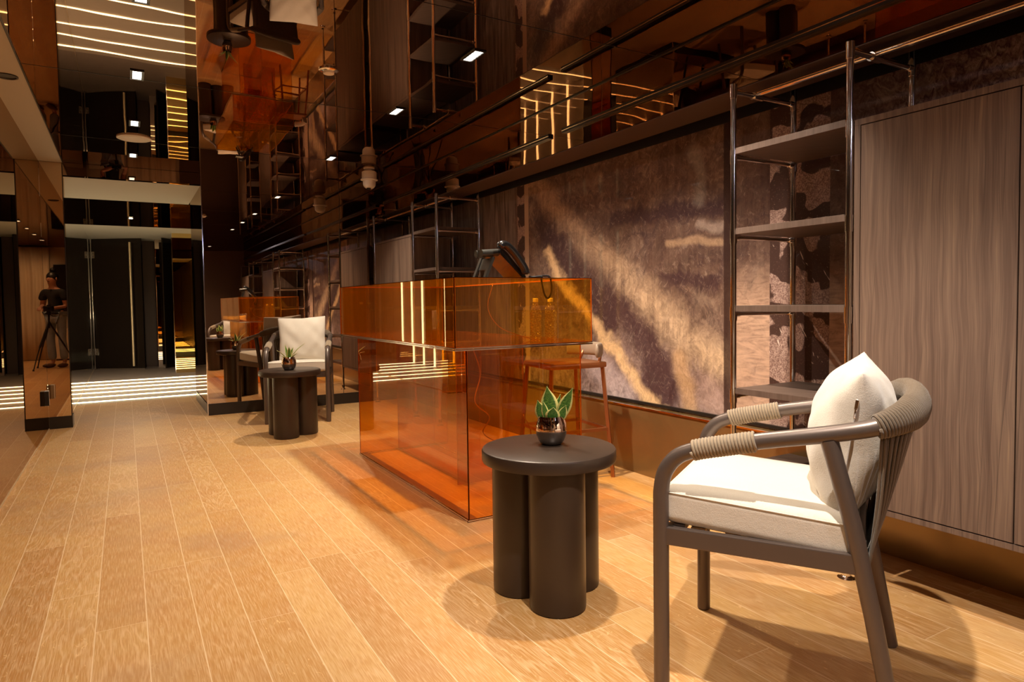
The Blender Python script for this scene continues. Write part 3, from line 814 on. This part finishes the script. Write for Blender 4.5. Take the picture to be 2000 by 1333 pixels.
def armchair(label):
    r = empty('armchair', (0, 0, 0), 0, label, 'armchair', 'rope-backed armchairs')
    RT = 0.0208
    bm = NB(); sweep(bm, PATH, RT, 18, caps=True); arm = mk('arm_frame', bm, M['chair'], r, True, 60)
    for s in (1, -1):
        bm = NB(); cyl(bm, (s * HW, 0, .004), (s * HW, 0, .502), RT, 20); cyl(bm, (s * HW, 0, 0), (s * HW, 0, .006), RT - .004, 16)
        mk('leg', bm, M['chair'], r, True, 50)
    for s in (1, -1):
        bm = NB(); sweep(bm, [(s * HW, .553, .004), (s * HW, .50, .30), (s * HW, .455, .52), (s * HW, .405, .712)], lambda t: RT - .002 + .002 * t, 18)
        cyl(bm, (s * HW, .5535, 0), (s * HW, .553, .006), RT - .006, 16)
        mk('leg', bm, M['chair'], r, True, 50)
    bm = NB()
    for s in (1, -1): box(bm, s * HW - .012, s * HW + .012, .012, .478, .400, .447, bev=.003)
    box(bm, -HW, HW, .012, .036, .400, .447, bev=.003)
    box(bm, -HW + .01, HW - .01, .462, .486, .392, .440, bev=.003)
    for s in (1, -1): box(bm, s * .235 - .012, s * .235 + .012, .03, .06, .405, .452)
    mk('seat_frame', bm, M['chair'], r)
    for k in range(5):
        bm = NB(); y = .075 + k * .088; box(bm, -.246, .246, y, y + .038, .4395, .4485, bev=.002); mk('slat', bm, M['slat'], r)
    # jute wrap on both arms
    for s in (1, -1):
        bm = NB(); pts = [p for p in PATH if p.x * s > 0.2 and .082 < p.y < .250]
        helix(bm, pts, RT + .0030, .0042, .0083, 6, 14); mk('arm_wrap', bm, M['jute'], r, True)
    # rope wound round the back rail
    ring = [p for p in PATH if p.y > .500]
    bm = NB(); fr_ = lambda t: (RT + .005, RT + .005 + .014 * min(1, 5 * t, 5 * (1 - t)))
    helix(bm, ring, fr_, .0036, .0066, 6, 14)
    sweep(bm, ring, lambda t: (RT + .003, RT + .003 + .014 * min(1, 5 * t, 5 * (1 - t))), 16); mk('back_wrap', bm, M['rope'], r, True)
    # hanging ropes from the back rail to the seat frame
    L = [0.0]
    for a, b in zip(ring[:-1], ring[1:]): L.append(L[-1] + (b - a).length)
    def at(t):
        s = t * L[-1]; i = 0
        while i < len(L) - 2 and L[i + 1] < s: i += 1
        return ring[i].lerp(ring[i + 1], (s - L[i]) / max(1e-9, L[i + 1] - L[i]))
    n = 34
    for k in range(n):
        t = (k + .5) / n; p = at(.015 + .97 * t)
        xb = (1 - 2 * t) * (HW - .028)
        bm = NB()
        for off in (-.0035, .0035):
            q0 = p + Vector((0, 0, -.020)); q1 = Vector((xb, .486 + .004, .415))
            side = Vector((1, 0, 0)) * off if abs(p.x) < .2 else Vector((0, 1, 0)) * off
            sag = Vector((0, .006, 0))
            sweep(bm, catmull([q0 + side, q0.lerp(q1, .5) + side + sag, q1 + Vector((off, 0, 0)), Vector((xb + off, .478, .392))], 4), .0037, 6)
        mk('back_rope', bm, M['rope'], r, True)
    bm = seat_cushion_mesh(.516, .470, .094); c = mk('seat_cushion', bm, M['cushion'], r, True, 70)
    c.location = (0, .232, .4875); c.rotation_euler = (radians(-3.6), 0, 0)
    bm = NB()
    W, D = .510, .463
    loop = [(-W / 2, -D / 2, 0), (W / 2, -D / 2, 0), (W / 2, D / 2, 0), (-W / 2, D / 2, 0)]
    pp = []
    for i in range(4):
        cx, cy = loop[i][0], loop[i][1]; sx, sy = (1 if cx > 0 else -1), (1 if cy > 0 else -1)
        a0 = [pi, -pi / 2, 0, pi / 2][i]
        for k in range(5):
            a = a0 + (pi / 2) * k / 4
            pp.append((cx - sx * .02 + .022 * cos(a), cy - sy * .02 + .022 * sin(a), .036))
    sweep(bm, pp + [pp[0]], .0022, 6); mk('piping', bm, M['cushion'], c, True)
    return r

P0 = Vector((1.669, 1.592, 0)); D0 = Vector((0.524, -0.852, 0)); N0 = Vector((-0.852, -0.524, 0))
ch1 = armchair('brown tube armchair with taupe rope back, nearest to the camera beside the walnut cabinet')
ch1.location = P0 + N0 * .264; ch1.rotation_euler = (0, 0, atan2(-D0.x, D0.y))
ch2 = copy_tree(ch1); ch2['label'] = 'brown tube armchair with taupe rope back in front of the mirror partition'
D1 = Vector((0.315, 0.949, 0)).normalized()
ch2.location = (1.297, 6.02, 0); ch2.rotation_euler = (0, 0, atan2(-D1.x, D1.y))

def pillow(chair, label, loc, rot, zipp, W=.45, H=.45, T=.085, seed=1):
    r = empty('throw_pillow', (0, 0, 0), 0, label, 'pillow')
    b = mk('pillow_body', pillow_mesh(W, H, T, seed=seed), M['cushion'], r, True)
    s = b.modifiers.new('s', 'SUBSURF'); s.levels = 1; s.render_levels = 1
    if zipp:
        bm = NB(); pts = [(W / 2 * (.985 - .075 * (abs(z) / (H / 2)) ** 6 * 0) * .93 + .0035, 0, z) for z in [(-.115 + .245 * k / 10) for k in range(11)]]
        sweep(bm, pts, lambda t: (.002, .0065), 8); zt = mk('zip', bm, M['zip'], b, True)
        bm = NB(); x = pts[-1][0] + .004; box(bm, x - .002, x + .003, -.004, .004, .105, .128, bev=.001); box(bm, x, x + .003, -.0028, .0028, .083, .106, bev=.001)
        mk('zip_puller', bm, M['chrome'], zt)
    mw = Matrix.LocRotScale(chair.location, chair.rotation_euler, None)
    lm = Matrix.Translation(loc) @ rot
    m = mw @ lm
    r.matrix_world = m; r.location = m.to_translation(); r.rotation_euler = m.to_euler()
    return r
pillow(ch1, 'cream boucle pillow standing on the near armchair, zip side to the camera', Vector((0.0, .447, .688)), Matrix.Rotation(radians(-8), 4, 'X') @ Matrix.Rotation(radians(3), 4, 'Y'), True, .43, .405, .108)
pillow(ch2, 'cream pillow standing square on the far armchair', Vector((0.01, .44, .725)), Matrix.Rotation(radians(-13), 4, 'X') @ Matrix.Rotation(radians(-2), 4, 'Y'), False, .45, .44, .07, 5)

# ------------------------------------------------------------------ amber reception desk
BX0, BX1, BY0, BY1, BZ0, BZ1 = 1.28, 2.05, 2.71, 4.55, .845, 1.166
LX0, LX1, LY0, LY1 = 1.38, 2.045, 2.80, 4.49
desk = empty('reception_desk', ((BX0 + BX1) / 2, (BY0 + BY1) / 2, 0), 0, 'transparent amber glass reception desk, a wide box on a narrower base', 'reception desk')
def dobj(name, bm, m, parent=desk, **k):
    o = mk(name, bm, m, parent, **k)
    if parent is desk: 
        for v in o.data.vertices: v.co -= Vector(desk.location)
    return o
def pane(name, axis, c, a0, a1, z0, z1, mat='amber', parent=desk):
    """one thin sheet: a single quad carries the tint, bevelled edge strips give it its thickness"""
    bm = NB(); t = .006
    if axis == 'x': vs = [(c, a0, z0), (c, a1, z0), (c, a1, z1), (c, a0, z1)]
    elif axis == 'y': vs = [(a0, c, z0), (a1, c, z0), (a1, c, z1), (a0, c, z1)]
    bm.faces.new([bm.verts.new(v) for v in vs]).material_index = 0
    def eb(u0, u1, w0, w1):
        if axis == 'x': box(bm, c - .0, c + t * .9, u0, u1, w0, w1, mi=1)
        else: box(bm, u0, u1, c - .0, c + t * .9, w0, w1, mi=1)
    eb(a0, a0 + .003, z0, z1); eb(a1 - .003, a1, z0, z1); eb(a0, a1, z1 - .003, z1)
    return dobj(name, bm, [M[mat], M['amber_edge']], parent)
def slabz(name, z, x0, x1, y0, y1, mat, edge='amber_edge', th=.004):
    bm = NB(); bm.faces.new([bm.verts.new(v) for v in ((x0, y0, z), (x1, y0, z), (x1, y1, z), (x0, y1, z))])
    for a in ((x0, x1, y0, y0 + .003), (x0, x1, y1 - .003, y1), (x0, x0 + .003, y0, y1), (x1 - .003, x1, y0, y1)):
        box(bm, *a, z - th, z, mi=1)
    return dobj(name, bm, [M[mat], M[edge]])
pane('front_panel', 'x', BX0, BY0, BY1, BZ0, BZ1)
pane('end_panel', 'y', BY0, BX0, BX1, BZ0, BZ1)
pane('end_panel', 'y', BY1 - .006, BX0, BX1, BZ0, BZ1)
slabz('top_panel', BZ1, BX0, BX1, BY0, BY1, 'amber_top')
slabz('box_floor', BZ0 + .002, BX0, BX1, BY0, BY1, 'amber')
bm = NB()
for a in ((BX0 - .003, BX1 + .003, BY0 - .003, BY0 + .009), (BX0 - .003, BX1 + .003, BY1 - .009, BY1 + .003), (BX0 - .003, BX0 + .009, BY0, BY1), (BX1 - .009, BX1 + .003, BY0, BY1)):
    box(bm, *a, BZ0 - .006, BZ0 - .0005, bev=.0008); box(bm, *a, BZ0 - .015, BZ0 - .0085, bev=.0008)
dobj('box_trim', bm, M['chrome'])
pane('base_front_panel', 'x', LX0, LY0, LY1, .014, BZ0 - .016)
pane('base_end_panel', 'y', LY0, LX0, LX1, .014, BZ0 - .016)
pane('base_end_panel', 'y', LY1 - .006, LX0, LX1, .014, BZ0 - .016)
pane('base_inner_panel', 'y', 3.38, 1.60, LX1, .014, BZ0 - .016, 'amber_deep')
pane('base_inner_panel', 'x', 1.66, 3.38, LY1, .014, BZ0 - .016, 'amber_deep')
bm = NB()
for a in ((LX0 - .004, LX1, LY0 - .004, LY0 + .008), (LX0 - .004, LX1, LY1 - .008, LY1 + .004), (LX0 - .004, LX0 + .008, LY0, LY1)):
    box(bm, *a, 0.0, .005, bev=.0008); box(bm, *a, .008, .0135, bev=.0008)
dobj('base_trim', bm, M['chrome'])
bm = NB(); box(bm, LX0 + .012, LX0 + .055, LY0 + .012, LY1 - .012, .0, .010); dobj('base_foot', bm, M['copper'])

# things on and in the desk
def bottle(x, y, label):
    r = empty('water_bottle', (x, y, BZ0 + .003), 0, label, 'bottle', 'water bottles inside the desk box')
    prof = [(.020, 0), (.029, .004), (.031, .012)]
    z = .012
    for k in range(6):
        prof += [(.031, z + .006), (.0285, z + .011), (.031, z + .016)]; z += .019
    prof += [(.0315, z + .005), (.031, z + .02), (.025, z + .045), (.016, z + .062), (.0125, z + .070), (.0125, z + .078)]
    bm = NB(); lathe(bm, prof, seg=28, cap_top=True); mk('bottle_body', bm, M['bottle'], r, True)
    bm = NB(); lathe(bm, [(.0148, z + .074), (.0150, z + .092), (.013, z + .094)], seg=24, cap_top=True); mk('cap', bm, M['white'], r, True, 40)
bottle(1.908, 3.02, 'clear water bottle inside the amber desk box, left of the pair')
bottle(1.990, 3.00, 'clear water bottle inside the amber desk box, right of the pair')

# desk phone: local x from the customer side (raised rear) to the operator side, y depth, z up
ph = empty('desk_phone', (1.558, 2.87, BZ1 + .0008), radians(0), 'black office desk phone on a tilt stand on top of the amber desk', 'telephone')
def prism(bm, poly, y0, y1, mi=0, bev=0):
    a = [bm.verts.new((x, y0, z)) for x, z in poly]; b = [bm.verts.new((x, y1, z)) for x, z in poly]
    n = len(poly); fs = [bm.faces.new(a), bm.faces.new(b[::-1])]
    for i in range(n): fs.append(bm.faces.new((a[i], b[i], b[(i + 1) % n], a[(i + 1) % n])))
    for f in fs: f.material_index = mi
    if bev: bmesh.ops.bevel(bm, geom=list({e for f in fs for e in f.edges}), offset=bev, segments=2, affect='EDGES')
bm = NB(); prism(bm, [(.075, .165), (.100, .150), (.232, .012), (.222, .0), (.205, .004), (.062, .135), (.062, .160)], 0, .20, bev=.004)
mk('body', bm, M['phone'], ph, True, 30)
bm = NB(); cyl(bm, (-.036, .045, .138), (.070, .045, .146), .021, 20); cyl(bm, (-.036, .11, .138), (.070, .11, .146), .021, 20)
prism(bm, [(-.034, .119), (-.034, .158), (.070, .166), (.076, .126)], .045, .11, bev=.003)
mk('display_hood', bm, M['phone_grey'], ph, True, 30)
st = NB()
for y0, y1 in ((.02, .05), (.15, .18)): prism(st, [(-.030, .0), (-.014, .0), (.040, .118), (.024, .122)], y0, y1, bev=.002)
prism(st, [(-.002, .050), (.006, .048), (.036, .112), (.026, .116)], .05, .15, bev=.002)
mk('tilt_stand', st, M['phone_grey'], ph, True, 30)
hs = NB()
hp = [(.040, -.024, .168), (.056, -.026, .184), (.085, -.026, .180), (.120, -.026, .154), (.155, -.026, .117), (.188, -.026, .075), (.207, -.026, .042), (.208, -.026, .022)]
sweep(hs, catmull(hp, 5), lambda t: (.026, .021 + .004 * abs(2 * t - 1) ** 2) if .03 < t < .97 else (.018, .014), 16)
ho = mk('handset', hs, M['phone'], ph, True, 50)
cd = NB()
cp = catmull([(.235, -.02, .012), (.25, -.05, .007), (.27, -.09, .007), (.255, -.13, .010), (.235, -.155, .008), (.222, -.168, -.01), (.226, -.172, -.05), (.240, -.172, -.095), (.262, -.172, -.112), (.284, -.172, -.08), (.286, -.168, -.02), (.280, -.150, .009), (.262, -.10, .010), (.25, -.04, .006)], 10)
helix(cd, cp, .0042, .0019, .0042, 5, 9)
mk('coiled_cord', cd, M['phone'], ph, True)
ph.scale = (.88, .9, .90)
# loose wires inside desk
bm = NB(); sweep(bm, catmull([(1.72, 3.15, 1.15), (1.66, 3.1, 1.02), (1.70, 3.05, .92), (1.80, 3.0, .87), (1.86, 3.0, .855)], 8), .0022, 6)
tag(mk('cable', bm, M['copper'], None, True), 'thin loose cable running down inside the amber desk box', 'cable')
bm = NB(); sweep(bm, catmull([(1.62, 3.2, .80), (1.66, 3.2, .66), (1.60, 3.15, .52), (1.66, 3.1, .44), (1.62, 3.1, .36), (1.70, 3.08, .30), (1.86, 3.1, .24), (1.93, 3.12, .32), (1.90, 3.15, .42)], 8), .003, 6)
tag(mk('cable', bm, M['copper'], None, True), 'curling cable hanging inside the amber desk base', 'cable')

# bar stool behind the desk
stl = empty('bar_stool', (2.285, 3.30, 0), radians(-6), 'copper brown bar stool with beige seat behind the amber desk', 'stool')
bm = NB(); box(bm, -.19, .19, -.18, .18, .655, .690, bev=.012); mk('seat', bm, M['copper'], stl, True, 40)
for sx in (-1, 1):
    for sy in (-1, 1):
        bm = NB(); sweep(bm, [(sx * .17, sy * .16, .66), (sx * .215, sy * .20, 0)], .0145, 4); mk('leg', bm, M['copper'], stl)
bm = NB()
for sy in (-1, 1): box(bm, -.192, .192, sy * .180 - .009, sy * .180 + .009, .28, .298)
for sx in (-1, 1): box(bm, sx * .19 - .009, sx * .19 + .009, -.18, .18, .28, .298)
mk('footrest', bm, M['copper'], stl)
bm = NB(); sweep(bm, catmull([(.12, -.18, .755), (.20, -.10, .755), (.22, 0, .755), (.20, .10, .755), (.12, .18, .755)], 8), lambda t: (.012, .042), 12); mk('backrest', bm, M['stool_seat'], stl, True)
bm = NB()
for sy in (-1, 1): cyl(bm, (.17, sy * .12, .67), (.20, sy * .10, .75), .010, 10)
mk('back_support', bm, M['copper'], stl, True)

# ------------------------------------------------------------------ behind the camera
bm = NB(); n = 120; rows = []
for i in range(n + 1):
    t = i / n; x = .12 + t * .95; y = YB + .10 + .030 * sin(t * 28) + .008 * sin(t * 71)
    rows.append([bm.verts.new((x, y + .01 * sin(3 * z), z)) for z in (0.01, .8, 1.6, 2.29)])
for i in range(n):
    for j in range(3): bm.faces.new((rows[i][j], rows[i + 1][j], rows[i + 1][j + 1], rows[i][j + 1]))
cu = tag(mk('curtain', bm, M['curtain'], None, True), 'long beige pleated curtain on the wall behind the photographer', 'curtain')
s = cu.modifiers.new('t', 'SOLIDIFY'); s.thickness = .004
r = empty('wall_screen', (-0.28, YB + .03, 1.45), 0, 'black wall screen behind the photographer, seen in the mirrored pillar', 'screen')
bm = NB(); box(bm, -.28, .34, -.025, .0, -.5, .5, bev=.004); mk('casing', bm, M['black'], r)
bm = NB(); box(bm, -.27, .33, .0, .002, -.49, .49); mk('display', bm, M['black_glass'], r)
r = empty('low_cabinet', (-0.20, YB + .25, 0), 0, 'pale low cabinet under the wall screen behind the photographer', 'cabinet')
bm = NB(); box(bm, -.36, .28, -.22, .2, .03, .62, bev=.004); mk('body', bm, M['curtain'], r)
for a, b in ((-.355, -.042), (-.038, .275)):
    bm = NB(); box(bm, a, b, .2, .216, .04, .61, bev=.002); mk('door', bm, M['curtain'], r)

# ------------------------------------------------------------------ photographer and tripod (seen in the mirrors)
FW = Vector((0.5035, 0.864, 0)).normalized(); RG = Vector((FW.y, -FW.x, 0))
def cam_frame(v): return FW * v[1] + RG * v[0] + Vector((0, 0, v[2]))
rz_cam = atan2(-FW.x, FW.y)
tri = empty('tripod', (-0.06 * FW.x, -0.06 * FW.y, 0), rz_cam, 'black camera tripod with three spread legs in front of the photographer', 'tripod')
for k, a in enumerate((210, 330, 90)):
    a = radians(a); bm = NB()
    cyl(bm, (0, -.03, .80), (.22 * cos(a), -.03 + .22 * sin(a), .38), .015, 12); cyl(bm, (.22 * cos(a), -.03 + .22 * sin(a), .38), (.40 * cos(a), -.03 + .40 * sin(a), .01), .010, 12)
    lg = mk('leg', bm, M['black'], tri, True, 50)
    bm = NB(); lathe(bm, [(.016, 0), (.016, .02), (.010, .03)], (.40 * cos(a), -.03 + .40 * sin(a), 0), 12, cap_top=True); mk('rubber_foot', bm, M['black'], lg, True)
bm = NB(); cyl(bm, (0, -.03, .70), (0, -.03, .95), .013, 12); mk('centre_column', bm, M['black'], tri, True, 50)
bm = NB(); cyl(bm, (0, -.03, .93), (0, -.03, .985), .030, 16); cyl(bm, (0, -.03, .94), (.05, -.20, .90), .007, 8); mk('head', bm, M['black'], tri, True, 50)
cam_o = empty('photo_camera', (-0.06 * FW.x, -0.06 * FW.y, .985), rz_cam, 'black camera on the tripod, its lens towards the entrance', 'camera')
bm = NB(); box(bm, -.07, .07, -.075, -.01, .0, .10, bev=.008); box(bm, -.022, .022, -.07, -.015, .10, .122, bev=.006); mk('body', bm, M['black'], cam_o, True, 30)
bm = NB(); lathe(bm, [(.036, -.012), (.038, .0), (.038, .03), (.034, .036)], (0, 0, 0), 24, cap_top=True)
for v in bm.verts: v.co = Vector((v.co.x, v.co.z, v.co.y + .06))
mk('lens', bm, M['black'], cam_o, True, 40)

def skin(name, verts, edges, rad, mat, parent=None, lev=2, root=0):
    me = bpy.data.meshes.new(name); me.from_pydata([tuple(v) for v in verts], edges, []); me.update()
    me.materials.append(mat)
    o = bpy.data.objects.new(name, me); COL.objects.link(o)
    m = o.modifiers.new('skin', 'SKIN'); m.use_smooth_shade = True
    sv = me.skin_vertices[0].data if me.skin_vertices else None
    if sv is None:
        me.skin_vertices.new() if hasattr(me.skin_vertices, 'new') else None
        sv = me.skin_vertices[0].data
    for i, rr in enumerate(rad):
        sv[i].radius = rr if isinstance(rr, tuple) else (rr, rr)
        sv[i].use_root = (i == root)
    s = o.modifiers.new('sub', 'SUBSURF'); s.levels = lev; s.render_levels = lev
    if parent is not None: o.parent = parent
    return o
PV = {'pelvis': (0, 0, .92), 'waist': (0, .01, 1.06), 'chest': (0, .02, 1.24), 'upper': (0, .03, 1.35), 'neck': (0, .045, 1.43), 'headb': (0, .075, 1.50), 'head': (0, .085, 1.575), 'crown': (0, .07, 1.635),
      'ls': (-.165, .03, 1.34), 'le': (-.205, .03, 1.08), 'lw': (-.10, .25, 1.04), 'lh': (-.07, .30, 1.035),
      'rs': (.165, .03, 1.34), 're': (.205, .03, 1.08), 'rw': (.10, .25, 1.04), 'rh': (.07, .30, 1.035),
      'lt': (-.09, 0, .88), 'lk': (-.105, .02, .48), 'la': (-.11, -.02, .09), 'lf': (-.125, .10, .04), 'rt': (.09, 0, .88), 'rk': (.10, .03, .48), 'ra': (.10, -.01, .09), 'rf': (.115, .11, .04)}
PR_ = {'pelvis': .105, 'waist': .092, 'chest': .105, 'upper': .09, 'neck': .050, 'headb': .066, 'head': .083, 'crown': .060, 'ls': .052, 'le': .038, 'lw': .026, 'lh': .030, 'rs': .052, 're': .038, 'rw': .026, 'rh': .030,
       'lt': .078, 'lk': .052, 'la': .036, 'lf': .032, 'rt': .078, 'rk': .052, 'ra': .036, 'rf': .032}
E_ = [('pelvis', 'waist'), ('waist', 'chest'), ('chest', 'upper'), ('upper', 'neck'), ('neck', 'headb'), ('headb', 'head'), ('head', 'crown'), ('upper', 'ls'), ('ls', 'le'), ('le', 'lw'), ('lw', 'lh'),
      ('upper', 'rs'), ('rs', 're'), ('re', 'rw'), ('rw', 'rh'), ('pelvis', 'lt'), ('lt', 'lk'), ('lk', 'la'), ('la', 'lf'), ('pelvis', 'rt'), ('rt', 'rk'), ('rk', 'ra'), ('ra', 'rf')]
# fingers
def add_hand(side):
    w = Vector(PV[side + 'w']); h = Vector(PV[side + 'h']); d = (h - w).normalized(); s = -1 if side == 'l' else 1
    for k in range(4):
        o = Vector((s * (k - 1.5) * .017, 0, 0)); nm = side + 'f%d' % k; L = (.034, .040, .036, .028)[k]
        PV[nm + 'a'] = tuple(h + o + d * .03); PV[nm + 'b'] = tuple(h + o + d * (.03 + L * .7) + Vector((0, 0, -.012))); PV[nm + 'c'] = tuple(h + o + d * (.03 + L) + Vector((0, 0, -.035)))
        PR_[nm + 'a'] = .009; PR_[nm + 'b'] = .008; PR_[nm + 'c'] = .007
        E_.extend([(side + 'h', nm + 'a'), (nm + 'a', nm + 'b'), (nm + 'b', nm + 'c')])
    PV[side + 'ta'] = tuple(h + Vector((-s * .032, 0, 0)) - d * .005); PV[side + 'tb'] = tuple(h + Vector((-s * .040, 0, -.005)) + d * .03)
    PR_[side + 'ta'] = .010; PR_[side + 'tb'] = .008
    E_.extend([(side + 'h', side + 'ta'), (side + 'ta', side + 'tb')])
add_hand('l'); add_hand('r')
names = list(PV); ix = {k: i for i, k in enumerate(names)}
body = skin('person', [PV[k] for k in names], [(ix[a], ix[b]) for a, b in E_], [PR_[k] for k in names], M['skin'])
tag(body, 'person with black hair in a bun, black t-shirt and blue jeans, standing at the tripod', 'person')
body.location = (-.44 * FW.x + .11 * RG.x, -.44 * FW.y + .11 * RG.y, 0); body.rotation_euler = (0, 0, rz_cam)
def sub(names_, rads, edges, nm, mat):
    i2 = {k: i for i, k in enumerate(names_)}
    o = skin(nm, [PV.get(k, k) for k in names_], [(i2[a], i2[b]) for a, b in edges], rads, mat, body); return o
PV['lsl'] = (-.205, .045, 1.18); PV['rsl'] = (.205, .045, 1.18); PV['hem'] = (0, .005, .96); PV['collar'] = (0, .038, 1.395)
sub(['waist', 'hem', 'chest', 'upper', 'ls', 'lsl', 'rs', 'rsl', 'collar'], [.118, .128, .122, .112, .072, .060, .072, .060, .072], [('upper', 'collar'), ('hem', 'waist'), ('waist', 'chest'), ('chest', 'upper'), ('upper', 'ls'), ('ls', 'lsl'), ('upper', 'rs'), ('rs', 'rsl')], 't_shirt', M['shirt'])
PV['lc'] = (-.11, -.015, .12); PV['rc'] = (.10, -.005, .12)
sub(['pelvis', 'lt', 'lk', 'lc', 'rt', 'rk', 'rc'], [.122, .092, .068, .072, .092, .068, .072], [('pelvis', 'lt'), ('lt', 'lk'), ('lk', 'lc'), ('pelvis', 'rt'), ('rt', 'rk'), ('rk', 'rc')], 'jeans', M['denim'])
for s, a in (('l', -.122), ('r', .112)):
    bm = NB(); bmesh.ops.create_uvsphere(bm, u_segments=16, v_segments=10, radius=1, matrix=Matrix.Translation((a, .06, .038)) @ Matrix.Diagonal((.048, .135, .040, 1)))
    for v in bm.verts: v.co.z = max(v.co.z, 0.0)
    mk('shoe', bm, M['shoe'], body, True)
bm = NB()
bmesh.ops.create_uvsphere(bm, u_segments=24, v_segments=16, radius=1, matrix=Matrix.Translation((0, .050, 1.605)) @ Matrix.Diagonal((.094, .098, .094, 1)))
bmesh.ops.create_uvsphere(bm, u_segments=16, v_segments=12, radius=.048, matrix=Matrix.Translation((0, .035, 1.725)))
mk('hair', bm, M['hair'], body, True)
bm = NB()
bmesh.ops.create_uvsphere(bm, u_segments=10, v_segments=8, radius=1, matrix=Matrix.Translation((0, .172, 1.555)) @ Matrix.Diagonal((.012, .016, .020, 1)))
for s in (-1, 1): bmesh.ops.create_uvsphere(bm, u_segments=10, v_segments=8, radius=1, matrix=Matrix.Translation((s * .088, .075, 1.57)) @ Matrix.Diagonal((.010, .016, .026, 1)))
mk('nose_and_ears', bm, M['skin'], body, True)
bm = NB()
for s in (-1, 1): bmesh.ops.create_uvsphere(bm, u_segments=10, v_segments=8, radius=1, matrix=Matrix.Translation((s * .030, .160, 1.585)) @ Matrix.Diagonal((.012, .006, .006, 1)))
bmesh.ops.create_uvsphere(bm, u_segments=10, v_segments=8, radius=1, matrix=Matrix.Translation((0, .160, 1.522)) @ Matrix.Diagonal((.022, .006, .006, 1)))
mk('eyes_and_mouth', bm, M['hair'], body, True)

# ------------------------------------------------------------------ lights
def spot(x, y, z, power, size=140, blend=1.0, col=(1.0, 0.85, 0.665), tgt=None, rad=0.03):
    l = bpy.data.lights.new('downlight', 'SPOT'); l.energy = power; l.spot_size = radians(size); l.spot_blend = blend
    l.color = col; l.shadow_soft_size = rad
    o = bpy.data.objects.new('downlight_and_fill_lamp', l); COL.objects.link(o); o.location = (x, y, z)  # used for the fittings' own lamps and for added fill lamps
    d = Vector(tgt) - Vector((x, y, z)) if tgt else Vector((0, 0, -1))
    o.rotation_euler = d.to_track_quat('-Z', 'Y').to_euler(); return o
for y, _ in rowA: spot(1.575, y, HC - .012, 160, 118, 0.9); spot(1.575, y, HC - .012, 12, 170, 1.0)  # the weak wide spot is added fill
for y, _ in rowB: spot(0.096, y, HC - .012, 36, 82, 1.0); spot(0.096, y, HC - .012, 13, 172, 1.0)  # the weak wide spot is added to lift the upper walls
# extra spots added at the fittings to brighten the mural and cabinets
for y, ty, p in ((-1.38, -1.3, 50), (1.95, 1.75, 90), (1.95, 2.45, 90), (3.06, 2.75, 130), (3.06, 3.6, 60), (4.17, 3.8, 70), (5.76, 6.0, 16)):
    spot(1.575, y, HC - .012, p, 56, 0.8, (1.0, 0.86, 0.72), (2.75, ty, 0.70))
spot(0.98, 0.76, HC - .012, 60, 50, 0.9, (1.0, 0.86, 0.72), (2.3, 0.9, 0.8))  # added spot, brightens the near cabinet front
spot(0.98, 0.76, HC - .012, 210, 70, 0.7, (1.0, 0.89, 0.77), (1.70, 1.15, 0.3), 0.018)
spot(0.1, 9.9, 2.182, 210, 160)  # added spot, brightens the entrance floor and doors
spot(0.096, -1.15, HC - .012, 90, 80, .9, (1, .86, .66), (0.5, -2.7, 1.0))  # added washer for the curtain and back wall
spot(1.575, -1.38, HC - .012, 40, 110, 1.0, (0.78, 0.76, 1.0), (2.2, 0.6, 0.3))  # added cool fill from behind the camera, no lamp of the room

w = bpy.data.worlds.new('World'); SC.world = w; w.use_nodes = True
w.node_tree.nodes['Background'].inputs[0].default_value = (0.02, 0.015, 0.012, 1)

# ------------------------------------------------------------------ camera
yaw, pitch, roll, F, CY = 0.527522460, 0.0410210471, -0.0133630043, 1294.6453, 643.321429
cy, sy = cos(yaw), sin(yaw)
r0 = Vector((cy, -sy, 0)); f0 = Vector((sy * cos(pitch), cy * cos(pitch), -sin(pitch))); u0 = r0.cross(f0)
R_ = cos(roll) * r0 + sin(roll) * u0; U_ = -sin(roll) * r0 + cos(roll) * u0
cam = bpy.data.cameras.new('Camera'); co = bpy.data.objects.new('Camera', cam); COL.objects.link(co)
cam.sensor_width = 36.0; cam.lens = F / 2000 * 36.0; cam.shift_y = -(666.5 - CY) / 2000.0
cam.clip_start = 0.02
mt = Matrix((R_, U_, -f0)).transposed().to_4x4(); mt.translation = Vector((0, 0, 1.05))
co.matrix_world = mt
SC.camera = co

SC.view_settings.view_transform = 'Standard'; SC.view_settings.look = 'None'
SC.view_settings.exposure = -0.1; SC.view_settings.gamma = 1.0; SC.view_settings.use_curve_mapping = False
cyc = SC.cycles
cyc.max_bounces = 14; cyc.glossy_bounces = 10; cyc.transparent_max_bounces = 24; cyc.diffuse_bounces = 4; cyc.transmission_bounces = 8
cyc.caustics_reflective = True; cyc.caustics_refractive = False
cyc.sample_clamp_indirect = 8.0; cyc.sample_clamp_direct = 0.0
cyc.use_denoising = True
